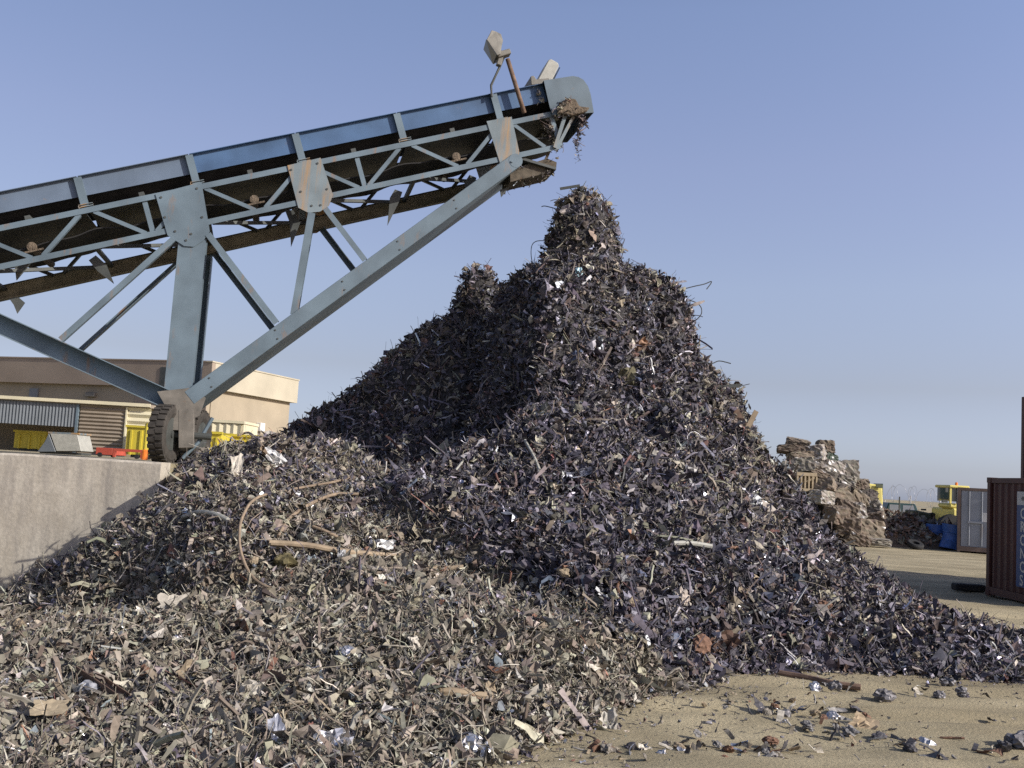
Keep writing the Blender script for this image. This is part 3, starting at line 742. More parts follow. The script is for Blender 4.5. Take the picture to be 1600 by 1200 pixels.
# wires sticking out of the silhouette
def loose_wire(pxs, d, r, label):
    p = smooth_path([at(x, y, d) for x, y in pxs]); b = MB(); b.tube(p, r, 6); o = b.build('loose_wire', M['dark_steel'], base=p[0]); tag(o, label, 'wire', 'wires sticking out of the tall heap')
loose_wire([(852, 376), (838, 377), (831, 384), (830, 400), (834, 420)], 20, .008, 'thin wire looping out left below the knob of the tall heap')
loose_wire([(868, 326), (852, 322), (846, 323)], 20, .009, 'short wire poking left out of the knob of the tall heap')
loose_wire([(880, 314), (868, 312), (860, 314)], 20, .007, 'tiny wire poking out left near the top of the knob')
loose_wire([(1052, 456), (1082, 448), (1100, 444), (1112, 440), (1104, 452)], 20, .010, 'bent wire poking right from the shoulder of the tall heap')
loose_wire([(1056, 470), (1080, 470), (1094, 478), (1096, 490), (1088, 500)], 20, .010, 'curled wire hanging right below the shoulder of the tall heap')
loose_wire([(1072, 570), (1098, 566), (1112, 568), (1124, 564), (1142, 568)], 19, .010, 'thin kinked wire poking right midway down the tall heap')
b = MB(); b.bar(at(1100, 606, 19), at(1158, 602, 19), Vector((0, 0, 1)), .06, .02); o = b.build('scrap_bar', M['dark_steel'], base=at(1140, 603, 19)); tag(o, 'dark flat bar sticking out right midway down the tall heap', 'bar')
b = MB(); b.bar(at(1164, 676, 18.6), at(1182, 642, 18.6), Vector((1, 0, .3)), .09, .015); o = b.build('scrap_plate', M['pipe'], base=at(1176, 655, 18.6)); tag(o, 'tan plate standing up on the right edge of the tall heap', 'plate')
b = MB(); b.bar(at(1148, 640, 18.8), at(1172, 680, 18.6), Vector((1, 0, .3)), .13, .015); o = b.build('scrap_plate', M['rust'], base=at(1160, 660, 18.7)); tag(o, 'long rusty plate hanging down the right edge of the tall heap', 'plate')
b = MB(); b.bar(at(875, 295, 20), at(906, 290, 20), Vector((0, 0, 1)), .05, .03); o = b.build('scrap_bar', M['dark_steel'], base=at(890, 293, 20)); tag(o, 'short dark bar lying flat on the very top of the knob', 'bar')

crumple_sheet(428, 719, .34, .17, -.6, WHT, 'foil_scrap', 'bright white crumpled foil shining on the ridge of the front heap', 'foil', rough=.6, tilt=.6)
crumple_sheet(371, 742, .16, .48, .1, PALE, 'sheet_scrap', 'pale narrow plate hanging upright below the ridge of the front heap', 'plate', rough=.15, tilt=.8)
crumple_sheet(270, 952, .25, .20, .1, (.38, .35, .29, 0), 'sheet_scrap', 'flat pale grey plate with rounded corners on the front heap', 'plate', rough=.08, tilt=.7, lift=.10)
crumple_sheet(600, 857, .22, .11, .05, WHT, 'glassy_lump', 'pale shiny glassy piece at the right end of the long pipe', 'lump', rough=.5, tilt=.6, lift=.09)
crumple_sheet(530, 880, .10, .26, 0, (.36, .37, .38, .4), 'sheet_scrap', 'grey curled metal sleeve standing below the long tan pipe', 'sleeve', rough=.5, tilt=.7, lift=.08)
crumple_sheet(738, 690, .16, .12, .4, WHT, 'foil_scrap', 'small white glinting shred at the foot of the low ridge', 'foil', rough=.5, tilt=.7)
crumple_sheet(905, 745, .36, .10, .3, (.5, .52, .58, .7), 'foil_scrap', 'bluish white ragged foil strip on the tall heap', 'foil', rough=.8, tilt=.7)
crumple_sheet(1184, 791, .26, .22, -.6, WHT, 'foil_scrap', 'bright white foil piece on the right face of the tall heap', 'foil', rough=.5, tilt=.7)
crumple_sheet(520, 1166, .24, .16, .4, SIL, 'foil_scrap', 'large silver crumpled foil at the bottom of the picture', 'foil', rough=.8, tilt=.6)
crumple_sheet(741, 1176, .18, .16, -.7, SIL, 'foil_scrap', 'folded silver sheet on the sand at the bottom of the picture', 'foil', rough=.7, tilt=.6)
crumple_sheet(432, 1152, .10, .20, .5, (.45, .46, .50, .6), 'sheet_scrap', 'narrow bluish silver strip in the lower foreground', 'strip', rough=.3, tilt=.6)
crumple_sheet(952, 1130, .13, .18, .3, (.40, .38, .33, .2), 'sheet_scrap', 'pale triangular shred standing on the sand in front of the front heap', 'shred', rough=.5, tilt=.8, lift=.06)
crumple_sheet(1350, 1137, .20, .17, -.5, (.40, .31, .20, 0), 'sheet_scrap', 'large tan curved plate lying in the scrap band on the sand', 'plate', rough=.35, tilt=.6, lift=.06)
crumple_sheet(1128, 1010, .30, .20, .5, RST, 'sheet_scrap', 'broad rusty brown bent sheet low on the tall heap', 'sheet', rough=.6, tilt=.6, lift=.08)
crumple_sheet(1183, 975, .10, .42, .35, (.05, .042, .04, 0), 'sheet_scrap', 'dark curved strip standing near the foot of the tall heap', 'strip', rough=.5, tilt=.8, lift=.08)
crumple_sheet(395, 1085, .18, .14, .3, PALE, 'sheet_scrap', 'pale arched shred in the lower foreground', 'shred', rough=.8, tilt=.6)
crumple_sheet(545, 1030, .20, .12, -.3, (.33, .33, .34, .5), 'sheet_scrap', 'grey folded metal piece in the middle of the front heap', 'sheet', rough=.7, tilt=.6)
crumple_sheet(75, 1160 - 25, .22, .2, .3, (.33, .27, .18, 0), 'board_scrap', 'flat dusty tan board lying at the bottom left corner', 'board', rough=.08, tilt=.2, lift=.08)
crumple_sheet(905, 430, .14, .26, .2, (.30, .42, .46, .6), 'sheet_scrap', 'pale blue shred just below the knob of the tall heap', 'shred', rough=.5, tilt=.8)
crumple_sheet(938, 545, .10, .40, .1, (.40, .42, .44, .7), 'foil_scrap', 'thin silvery strip hanging in the middle of the tall heap', 'strip', rough=.5, tilt=.85)
crumple_sheet(1000, 540, .34, .16, .6, (.24, .15, .10, 0), 'sheet_scrap', 'reddish brown shred in the upper middle of the tall heap', 'shred', rough=.6, tilt=.8)
crumple_sheet(980, 590, .30, .34, .2, (.11, .10, .06, 0), 'sheet_scrap', 'large olive brown sheet in the middle of the tall heap', 'sheet', rough=.6, tilt=.8)
lump(140, 1088, .16, (.48, .48, .49, .6), 'crumpled_lump', 'shiny crumpled silver lump by the rusty channel at the lower left', 'lump')
lump(1064, 946, .24, (.38, .33, .28, .2), 'crumpled_lump', 'pale rounded can end low on the tall heap', 'can', squash=(.8, .8, 1))
lump(445, 885, .26, (.10, .085, .04, 0), 'crumpled_lump', 'olive brown rounded lump below the long tan pipe', 'lump')
for px, py, s_, lab in ((1381, 1096, .19, 'biggest crumpled silver grey lump alone on the sand'), (1466, 1092, .13, 'crumpled grey lump on the sand, second to the right of the biggest one'), (1503, 1088, .14, 'crumpled grey lump on the sand, rightmost of the three big ones'), (1305, 1078, .15, 'crumpled pale grey lump on the sand left of the biggest one'), (1481, 1072, .15, 'crumpled bluish lump on the sand close to the foot of the tall heap'), (1222, 1122, .13, 'crumpled grey lump with a white fleck in the scrap band on the sand'), (1592, 1170, .22, 'dark crumpled lump at the right edge of the picture')):
    lump(px, py, s_, (.17, .165, .17, .35), 'crumpled_lump', lab, 'lump', squash=(1, .85, .68))

# rusty channel, lower left
c0 = on_heap(128, 1062) + Vector((0, 0, .06)); c1 = on_heap(194, 1102) + Vector((0, 0, .035)); e_ = (c1 - c0).normalized(); upv = Vector((0, -.35, 1)).normalized(); sdv = e_.cross(upv).normalized(); upv = sdv.cross(e_)
b = MB(); b.bar(c0, c1, sdv, .10, .006); b.bar(c0 + sdv * .046 + upv * .036, c1 + sdv * .046 + upv * .036, upv, .066, .006); b.bar(c0 - sdv * .046 + upv * .020, c1 - sdv * .046 + upv * .020, upv, .033, .006)
o = b.build('scrap_channel', M['rust'], base=c0); tag(o, 'rusty brown steel channel lying open at the lower left', 'channel'); LANDMARK[o['label']] = o

# repeats: shreds and lumps on the sand and the larger loose pieces on top of the heaps
def sheet_proto(seed, n=5):
    r_ = np.random.default_rng(seed); u = np.linspace(-1, 1, n); vs = []; ed = r_.normal(0, .2, (n, n, 2)); z = r_.normal(0, .14, (n, n)); cb = r_.uniform(-.8, .8, 3); tp = r_.uniform(-.5, .5); asp = r_.uniform(.4, .9)
    for sg in (1, -1):
        for i in range(n):
            for j in range(n):
                a = u[i] + ed[i, j, 0]; b_ = (u[j] * (1 + tp * u[i]) + ed[i, j, 1]) * asp; vs.append((a, b_, z[i, j] + cb[0] * a * a * .6 + cb[1] * b_ * b_ * .6 + cb[2] * a * b_ * .6 + sg * .012))
    m_ = n * n; fs = []
    for i in range(n - 1):
        for j in range(n - 1): k = i * n + j; fs += [(k, k + n, k + n + 1, k + 1), (k + m_, k + m_ + 1, k + m_ + n + 1, k + m_ + n)]
    for i in range(n - 1):
        for a, b_ in ((i, i + 1), (m_ - n + i, m_ - n + i + 1), (i * n, i * n + n), (i * n + n - 1, i * n + 2 * n - 1)): fs.append((a, b_, b_ + m_, a + m_))
    return np.array(vs) * .5, np.array(fs), 4


def rod_proto(seed):
    r_ = np.random.default_rng(seed); n = 9; a = np.cumsum(r_.normal(0, .22, n) + r_.uniform(-.15, .15)); p = [Vector((0, 0, 0))]
    for i in range(n - 1): p.append(p[-1] + Vector((math.cos(a[i]), math.sin(a[i]), .12 * r_.normal())) / n * 1.2)
    b = MB(); b.tube(p, .05 * r_.uniform(.7, 1.4), 6, caps=False); v = np.array([tuple(q) for q in b.v]); v -= v.mean(0); return v, np.array(b.f), 4


def strip_proto(seed):
    r_ = np.random.default_rng(seed); n = 9; a = np.cumsum(r_.normal(0, .25, n) + r_.uniform(-.3, .3)); x = np.cumsum(np.cos(a)) / n * 1.1; z = np.cumsum(np.sin(a)) / n * 1.1; tw = np.cumsum(r_.normal(0, .2, n)); wd = r_.uniform(.07, .16); vs = []
    for sg in (1, -1):
        for e in (1, -1):
            for i in range(n): vs.append((x[i] - sg * .012 * math.sin(a[i]), e * wd * math.cos(tw[i]), z[i] + e * wd * math.sin(tw[i]) + sg * .012 * math.cos(a[i])))
    fs = []
    for i in range(n - 1): fs += [(i, i + 1, n + i + 1, n + i), (2 * n + i, 3 * n + i, 3 * n + i + 1, 2 * n + i + 1), (i, 2 * n + i, 2 * n + i + 1, i + 1), (n + i, n + i + 1, 3 * n + i + 1, 3 * n + i)]
    v = np.array(vs); v -= v.mean(0); return v, np.array(fs), 4


def lump_proto(seed):
    v, f, c = bale_like(1.0, (1, 1, 1, 1), seed, (1, .8, .52)); return v, f, 3


TONES = {'dark grey': (.075, .072, .078, .25), 'grey': (.17, .165, .16, .35), 'tan': (.25, .20, .135, 0), 'rusty brown': (.15, .085, .055, 0), 'pale': (.42, .39, .33, .05), 'silvery': (.50, .50, .51, .85), 'dusty grey': (.19, .17, .14, .1)}
SHAPES = {'torn shred': (sheet_proto, 'metal_shred', 'shred'), 'bent rod': (rod_proto, 'bent_rod', 'rod'), 'curled strip': (strip_proto, 'curled_strip', 'strip'), 'crumpled lump': (lump_proto, 'crumpled_lump', 'lump')}
MESHES = {}
for ti, (tw_, tc_) in enumerate(TONES.items()):
    for si, (sw_, (fn, nm, ct_)) in enumerate(SHAPES.items()):
        for var_ in range(3):
            v, f, q = fn(1000 + ti * 97 + si * 13 + var_ * 7); me = np_mesh(nm, v, f.ravel(), np.arange(len(f)) * q, M['scrap'], np.clip(np.tile(np.array(tc_), (len(v), 1)) * np.concatenate([np.random.default_rng(ti + si).uniform(.75, 1.25, (len(v), 1))] * 3 + [np.ones((len(v), 1))], 1), .0, .85))
            MESHES[(tw_, sw_, var_)] = me; COL.objects.unlink(me)
LM = [(lab, to_px(o.location)) for lab, o in LANDMARK.items()]
used = {}


def piece(px, py, size, zone, tones, shapes, tilt=.35, on_sand=False):
    p = on_ground(px, py) if on_sand else on_heap(px, py)
    for attempt in range(14):
        tw_ = random.choice(tones); sw_ = random.choice(shapes)
        near_ = sorted(LM, key=lambda l: (l[1][0] - px) ** 2 + 2 * (l[1][1] - py) ** 2)[:4]; lab0, (lx, ly) = near_[min(attempt // 5, 3)]
        dx_, dy_ = px - lx, py - ly; far_ = 'well ' if math.hypot(dx_, dy_) > 110 else ('' if math.hypot(dx_, dy_) > 45 else 'just ')
        dirw = far_ + (('right of' if dx_ > 0 else 'left of') if abs(dx_) > 1.3 * abs(dy_) else ('in front of' if dy_ > 0 else 'behind'))
        short = SHORT.get(lab0, lab0); szw = 'small ' if size < .09 else ('large ' if size > .17 else '')
        lab = f'{szw}{tw_} {sw_} on {zone}, {dirw} the {short}'
        if lab not in used: break
    used[lab] = used.get(lab, 0) + 1
    fn, nm, ct_ = SHAPES[sw_]; o = MESHES[(tw_, sw_, random.randrange(3))].copy(); o.name = nm; COL.objects.link(o)
    nr = Vector((0, 0, 1)) if on_sand else heap_n(p.x, p.y); nr = (nr + Vector((random.gauss(0, tilt), random.gauss(0, tilt), random.gauss(0, tilt * .5)))).normalized()
    q = nr.to_track_quat('Z', 'Y').to_matrix() @ Matrix.Rotation(random.uniform(0, 6.28), 3, 'Z'); s_ = size * (1.5 if sw_ in ('bent rod', 'curled strip') else 1)
    up = {'torn shred': .14, 'bent rod': .10, 'curled strip': .12, 'crumpled lump': .20}[sw_] * size + (0 if on_sand else .075)
    o.matrix_world = Matrix.Translation(p + nr * up) @ q.to_4x4() @ Matrix.Scale(s_, 4)
    tag(o, lab, ct_, 'loose scrap pieces on the ' + zone)


SHORT = {}
for lab in LANDMARK:
    w_ = lab.split(); SHORT[lab] = lab
for k_, v_ in {'very long thin tan cable curving in a wide arc across the front heap': 'long cable arc', 'long tan pipe lying across the front heap inside the cable arc': 'long tan pipe', 'short pale tan bar right of the long tan pipe': 'short tan bar', 'thick tan pipe jutting out beside the end of the concrete wall': 'pipe at the wall end',
               'straight tan pipe lying in the lower foreground': 'straight foreground pipe', 'bent tan pipe tapering downwards at the lower left': 'bent tapering pipe', 'curved tan rod beside the pale shiny lump on the front heap': 'curved tan rod', 'pale curved metal tube lying near the wall end of the front heap': 'pale curved tube',
               'dark brown curved tube arching over the front heap ridge': 'arching brown tube', 'bent brown hose end sticking up behind the shiny foil on the ridge': 'brown hose end', 'thin pale strip leaning left at the foot of the tall heap': 'thin leaning strip', 'pale bent tube lying low on the tall heap': 'pale bent tube',
               'thin pale rod lying steeply on the right face of the tall heap': 'steep pale rod', 'pale thin rod lying on the low ridge before the tall heap': 'ridge rod', 'rusty bar lying at the front foot of the tall heap by the sand': 'rusty bar', 'bright white crumpled foil shining on the ridge of the front heap': 'bright ridge foil',
               'pale narrow plate hanging upright below the ridge of the front heap': 'upright pale plate', 'flat pale grey plate with rounded corners on the front heap': 'flat pale plate', 'pale shiny glassy piece at the right end of the long pipe': 'glassy piece', 'grey curled metal sleeve standing below the long tan pipe': 'grey sleeve',
               'small white glinting shred at the foot of the low ridge': 'glinting white shred', 'bluish white ragged foil strip on the tall heap': 'bluish foil strip', 'bright white foil piece on the right face of the tall heap': 'white foil piece', 'large silver crumpled foil at the bottom of the picture': 'large silver foil',
               'folded silver sheet on the sand at the bottom of the picture': 'folded silver sheet', 'narrow bluish silver strip in the lower foreground': 'bluish silver strip', 'pale triangular shred standing on the sand in front of the front heap': 'pale triangular shred', 'large tan curved plate lying in the scrap band on the sand': 'tan curved plate',
               'broad rusty brown bent sheet low on the tall heap': 'broad rusty sheet', 'dark curved strip standing near the foot of the tall heap': 'dark curved strip', 'pale arched shred in the lower foreground': 'pale arched shred', 'grey folded metal piece in the middle of the front heap': 'grey folded piece',
               'flat dusty tan board lying at the bottom left corner': 'corner board', 'shiny crumpled silver lump by the rusty channel at the lower left': 'shiny silver lump', 'pale rounded can end low on the tall heap': 'rounded can end', 'olive brown rounded lump below the long tan pipe': 'olive brown lump',
               'biggest crumpled silver grey lump alone on the sand': 'biggest silver lump', 'crumpled grey lump on the sand, second to the right of the biggest one': 'second lone lump', 'crumpled grey lump on the sand, rightmost of the three big ones': 'rightmost lone lump', 'crumpled pale grey lump on the sand left of the biggest one': 'pale lone lump',
               'crumpled bluish lump on the sand close to the foot of the tall heap': 'bluish lump', 'crumpled grey lump with a white fleck in the scrap band on the sand': 'white flecked lump', 'dark crumpled lump at the right edge of the picture': 'edge lump', 'rusty brown steel channel lying open at the lower left': 'rusty channel'}.items(): SHORT[k_] = v_
ALLS = ['torn shred', 'torn shred', 'bent rod', 'curled strip', 'curled strip', 'crumpled lump']
SANDT = ['dark grey', 'grey', 'dusty grey', 'tan', 'rusty brown', 'grey', 'dark grey', 'pale', 'silvery']
def cluster(n, cx, cy, sx, sy, s0, s1, ang=0.0):
    for _ in range(n):
        a, b_ = random.gauss(0, sx), random.gauss(0, sy); px, py = cx + a, cy + b_ + a * ang
        if py < 1052 or py > 1196 or px > 1598: continue
        piece(px, py, math.exp(random.uniform(math.log(s0), math.log(s1))), 'open sand', SANDT, ALLS, .5, True)
cluster(46, 1290, 1132, 60, 13, .05, .145, .12)
cluster(42, 1180, 1176, 110, 10, .05, .13, .0)
cluster(30, 1000, 1178, 70, 10, .05, .13)
cluster(18, 1420, 1165, 45, 9, .05, .13, .2)
cluster(16, 1200, 1090, 60, 14, .05, .11)
cluster(12, 1360, 1080, 70, 10, .05, .12)
cluster(9, 1560, 1175, 26, 10, .07, .16)
cluster(10, 1130, 1120, 40, 16, .05, .11)
for (px, py) in ((1210, 1106), (1060, 1085), (1540, 1086), (1088, 1148), (1330, 1108), (1240, 1096), (1105, 1080), (1442, 1078), (1548, 1125), (1030, 1128)):
    piece(px, py, .08, 'open sand', SANDT, ALLS, .5, True)
HT = ['dusty grey', 'tan', 'grey', 'pale', 'rusty brown', 'dark grey', 'silvery', 'tan']
for _ in range(80):
    px, py = random.uniform(5, 960), random.uniform(880, 1190)
    if px > 1090 - (1190 - py) * .2: continue
    piece(px, py, math.exp(random.uniform(math.log(.10), math.log(.19))), 'front heap', HT, ALLS, .6)
for _ in range(30):
    px, py = random.uniform(850, 1480), random.uniform(780, 1040)
    if py < 800 + max(0, px - 1180) * .75: continue
    piece(px, py, math.exp(random.uniform(math.log(.13), math.log(.24))), 'tall heap', ['dark grey', 'grey', 'silvery', 'rusty brown', 'grey', 'tan'], ALLS, .6)

# ------------------------------------------------------------------ radial stacking conveyor
A0 = at(0, 352, 17.3); B0 = at(843, 178, 19.3)
Dh = Vector((B0.x - A0.x, B0.y - A0.y, 0)).normalized(); Wd = Vector((-Dh.y, Dh.x, 0))      # along / away from the camera
UPZ = Vector((0, 0, 1))


def pl(px, py, w=0.0):
    """photo pixel on the near truss plane, then pushed back by w"""
    r = ray(px, py); p = EYE + r * ((A0 - EYE).dot(Wd) / r.dot(Wd)); return p + Wd * w


EE = (pl(843, 178) - pl(0, 352)).normalized(); NN = Wd.cross(EE).normalized()
if NN.z < 0: NN = -NN


def L3(s, n, w=0.0): return A0 + EE * s + NN * n + Wd * w


def sn(px, py):
    d = pl(px, py) - A0; return d.dot(EE), d.dot(NN)


BW = 1.75                                  # belt frame width
S0 = -5.2; S1 = sn(866, 180)[0]
NBOT = (sn(0, 422)[1] + sn(640, 283)[1]) / 2; NTOP = 0.0
NSK = (sn(0, 300)[1] + sn(759, 146)[1]) / 2; NSKB = (sn(0, 331)[1] + sn(761, 175)[1]) / 2
foot = pl(278, 640)
conv = empty('stacking_conveyor', (foot.x, foot.y, PZ), 'long inclined blue and grey stacking conveyor on a wheeled frame above the scrap heaps', 'conveyor')


def cbuild(b, name, m, par=conv, bevel=0.0, smooth=False): return b.build(name, m, par, bevel=bevel, smooth=smooth)


def angle_bar(p, q, a, t=0.012, inward=Wd, flange=None, flip=1):
    """steel angle: a plate of height a in the truss plane with a flange going inward"""
    flange = flange or a; e = (Vector(q) - Vector(p)).normalized(); nrm = inward; up = nrm.cross(e).normalized() * flip
    b = MB(); b.bar(p, q, up, a, t)
    o_ = up * (-a / 2 + t / 2) + nrm * (flange / 2 + t / 2 + 0.0005)
    b.bar(Vector(p) + o_, Vector(q) + o_, nrm, flange, t); return b


# chords
for w_, m_ in ((0.0, 'steel'), (BW, 'steel')):
    sg = 1 if w_ == 0 else -1
    cbuild(angle_bar(L3(S0, -.05, w_), L3(S1, -.05, w_), .10, inward=Wd * sg, flip=sg), 'truss_chord', M[m_])
    if w_ == 0: cbuild(angle_bar(L3(S0, NBOT + .05, w_), L3(S1 - .05, NBOT + .05, w_), .10, inward=Wd * sg, flip=sg), 'truss_chord', M[m_])
# deep rear bottom chord with a dusty lower flange
b = MB(); b.bar(L3(S0, NBOT - .02, BW), L3(S1 - .3, NBOT - .02, BW), NN, .26, .02); b.bar(L3(S0, NBOT - .16, BW - .05), L3(S1 - .3, NBOT - .16, BW - .05), Wd, .16, .016)
cbuild(b, 'truss_chord', M['dusty_steel'])
b = MB(); b.bar(L3(S0, NBOT + .11, BW), L3(S1 - .3, NBOT + .11, BW), Wd, .10, .014); cbuild(b, 'truss_chord', M['dark_steel'])

posts = [sn(x, 300 - .2065 * x)[0] for x in (120, 297, 462, 618, 770)]
pitch = (posts[-1] - posts[0]) / 4
nodes = [posts[0] + pitch * k for k in range(-3, 5)]


def brace(p, q, a=.07, m='steel', name='truss_brace', inw=Wd, flip=1): return cbuild(angle_bar(p, q, a, .01, inward=inw, flip=flip), name, M[m])


for k, s in enumerate(nodes[:-1]):
    mid = s + pitch * .5; n0, n1 = -.09, NBOT + .09
    ex = 0.014
    brace(L3(s + .12, n0, ex), L3(mid - .09, n1, ex)); brace(L3(mid + .09, n1, ex), L3(s + pitch - .12, n0, ex), flip=-1)
    if (k + 1) % 2 == 0: brace(L3(mid + .02, n0, ex + .02), L3(mid + .02, n1, ex + .02), .085)
    # rear truss, the shade on the far side put into a darker steel
    brace(L3(s + .12, n0, BW - ex), L3(mid - .09, n1, BW - ex), m='dark_steel', inw=-Wd); brace(L3(mid + .09, n1, BW - ex), L3(s + pitch - .12, n0, BW - ex), m='dark_steel', inw=-Wd)
    # bottom-plane bracing and return roller
    b = MB(); b.bar(L3(s + .1, NBOT + .03, .06), L3(s + pitch - .1, NBOT + .03, BW - .06), NN, .06, .05); cbuild(b, 'cross_brace', M['dark_steel'])
    b = MB(); b.bar(L3(s, NBOT + .03, .04), L3(s, NBOT + .03, BW - .04), EE, .07, .06); cbuild(b, 'cross_member', M['dark_steel'])
    if (k + 1) % 2 == 1:
        b = MB(); sm = mid - .06
        b.tube([L3(sm, -.46, .10), L3(sm, -.46, BW - .10)], .065, 12); b.bar(L3(sm - .14, -.535, .09), L3(sm + .18, -.535, .09), NN, .03, .08); b.lathe(L3(sm, -.455, .05), Wd, [(.02, 0), (.075, .01), (.085, .03), (.085, .06)], 14)
        cbuild(b, 'return_roller', M['bearing'])
e = S1
brace(L3(nodes[-1] + .22, -.09, .014), L3(nodes[-1] + .72, NBOT + .1, .014)); brace(L3(e - .06, -.03, .016), L3(e - .04, NBOT + .06, .016), .09)

# belts
b = MB(); ss = np.linspace(S0, S1 + .25, 60); prof = [(.10, .36), (.16, .30), (.48, .10), (.88, .09), (1.27, .10), (1.59, .30), (1.65, .36)]
vs = []; fs = []
for s in ss:
    for (w_, n_) in prof: vs.append(L3(s, n_, w_))
    for (w_, n_) in prof: vs.append(L3(s, n_ - .022, w_))
m7 = len(prof)
for i in range(len(ss) - 1):
    for k in range(m7 - 1):
        a_ = i * 2 * m7 + k; fs.append((a_, a_ + 1, a_ + 2 * m7 + 1, a_ + 2 * m7)); a_ += m7; fs.append((a_, a_ + 2 * m7, a_ + 2 * m7 + 1, a_ + 1))
b.add(vs, fs); cbuild(b, 'carrying_belt', M['rubber'])
b = MB(); vs = []; fs = []; ss = np.linspace(S0, S1 + .2, 120)
for s in ss:
    ph = ((s - nodes[0]) / pitch) % 1.0; sag = -.07 * math.sin(math.pi * ph) - .02 * math.sin(7 * s)
    for (w_, t_) in ((.14, 0), (BW - .14, 0), (BW - .14, -.02), (.14, -.02)): vs.append(L3(s, -.36 + sag + t_, w_))
for i in range(len(ss) - 1):
    for k in range(4): fs.append((i * 4 + k, i * 4 + (k + 1) % 4, i * 4 + 4 + (k + 1) % 4, i * 4 + 4 + k))
b.add(vs, fs); cbuild(b, 'return_belt', M['rubber'])
for k in range(len(nodes)):
    s = nodes[k] + .03; nxt = (nodes[k + 1] if k + 1 < len(nodes) else S1 + .1) - .03
    b = MB(); b.bar(L3(s, -.05, BW / 2), L3(nxt, -.05, BW / 2), Wd, BW - .24, .012); cbuild(b, 'dark_fill_plate', M['dark_steel'])  # plate added to close sky gaps so the belt interior stays dark
# skirt panels with top lip, and the posts carrying them
for k in range(len(nodes)):
    s = nodes[k]; nxt = nodes[k + 1] if k + 1 < len(nodes) else S1 - .02
    for w_, sg in ((.10, 1), (BW - .10, -1)):
        b = MB(); b.bar(L3(s + .01, (NSK + NSKB) / 2, w_), L3(nxt - .01, (NSK + NSKB) / 2, w_), NN, NSK - NSKB, .012)
        b.bar(L3(s + .01, NSK - .006, w_ - sg * .051), L3(nxt - .01, NSK - .006, w_ - sg * .051), Wd, .09, .010)
        cbuild(b, 'skirt_panel', M['blue' if s > nodes[0] + pitch * 3.7 else 'blue_faded'])
        b = MB(); b.bar(L3(s, .03, w_ - sg * .075), L3(s, NSK - .02, w_ - sg * .075), EE, .13, .02); b.bar(L3(s + .058, .03, w_ - sg * .035), L3(s + .058, NSK - .02, w_ - sg * .035), Wd * sg, .06, .012)
        cbuild(b, 'skirt_post', M['steel'])
        b = MB(); b.bar(L3(s - .10, .022, w_ - sg * .06), L3(s + .14, .022, w_ - sg * .06), NN, .012, .11); b.bar(L3(s - .10, .05, w_ - sg * .10), L3(s - .10, .0, w_ - sg * .10), EE, .012, .03); b.bar(L3(s - .1, .062, w_ - sg * .06), L3(s + .14, .062, w_ - sg * .06), NN, .01, .11)
        cbuild(b, 'post_bracket', M['steel_rusty'])
    if k < len(nodes) - 1:
        b = MB(); b.bar(L3(s + pitch * .5, .05, .06), L3(s + pitch * .5, .05, BW - .06), EE, .09, .08); cbuild(b, 'idler_frame', M['dark_steel'])

# gusset plates (near side traced, rear side the same shape)
GP = {0: [(243, 304), (315, 285), (328, 362), (318, 376), (303, 386), (288, 385), (262, 368)],
      1: [(449, 259), (501, 247), (520, 305), (514, 322), (500, 331), (482, 333), (466, 325)],
      2: [(760, 190), (799, 183), (811, 238), (809, 250), (783, 262)]}
for k, g_ in GP.items():
    for w_ in (-.026, BW + .014):
        b = MB(); b.prism([pl(x, y, w_) for x, y in g_], Wd * .012); cbuild(b, 'gusset_plate', M['steel_rusty' if k else 'steel'])
    if k < 2:
        b = MB()
        for (x, y) in ([(274, 362), (299, 366), (291, 376), (252, 309), (308, 295), (258, 340), (316, 340)] if k == 0 else [(487, 322), (501, 321), (455, 266), (496, 256), (470, 300), (511, 296)]): b.lathe(pl(x, y, -.04), Wd, [(.02, 0), (.02, .014)], 8)
        cbuild(b, 'bolts', M['dark_steel'])

# legs and struts: near frame traced on the plane, rear frame BW behind
def ibeam(p, q, face, depth, m, name='support_column', w0=-.02):
    p, q = Vector(p), Vector(q); e_ = (q - p).normalized(); sd = (Dh - e_ * Dh.dot(e_)).normalized()
    b = MB(); t = .02
    for k_ in (0, 1): b.bar(p + Wd * (w0 + t / 2 + k_ * (depth - t)), q + Wd * (w0 + t / 2 + k_ * (depth - t)), sd, face, t)
    b.bar(p + Wd * (w0 + depth / 2), q + Wd * (w0 + depth / 2), Wd, depth - 2 * t, t)
    return cbuild(b, name, m)


def boxbeam(p, q, h, d, m, name='support_strut', w0=0.0):
    b = MB(); nn = Wd.cross((Vector(q) - Vector(p)).normalized()); b.bar(Vector(p) + Wd * (w0 + d / 2), Vector(q) + Wd * (w0 + d / 2), nn, h, d); return cbuild(b, name, m, bevel=.006)


def channel(p, q, h, d, m, name='support_strut', w0=0.0):
    """channel open towards the camera"""
    p, q = Vector(p), Vector(q); nn = Wd.cross((q - p).normalized()).normalized(); t = .016; b = MB()
    b.bar(p + Wd * (w0 + d - t / 2), q + Wd * (w0 + d - t / 2), nn, h - 2 * t, t)
    for s_ in (1, -1):
        o_ = nn * s_ * (h / 2 - t / 2) + Wd * (w0 + d / 2); b.bar(p + o_, q + o_, Wd, d, t)
    return cbuild(b, name, m)


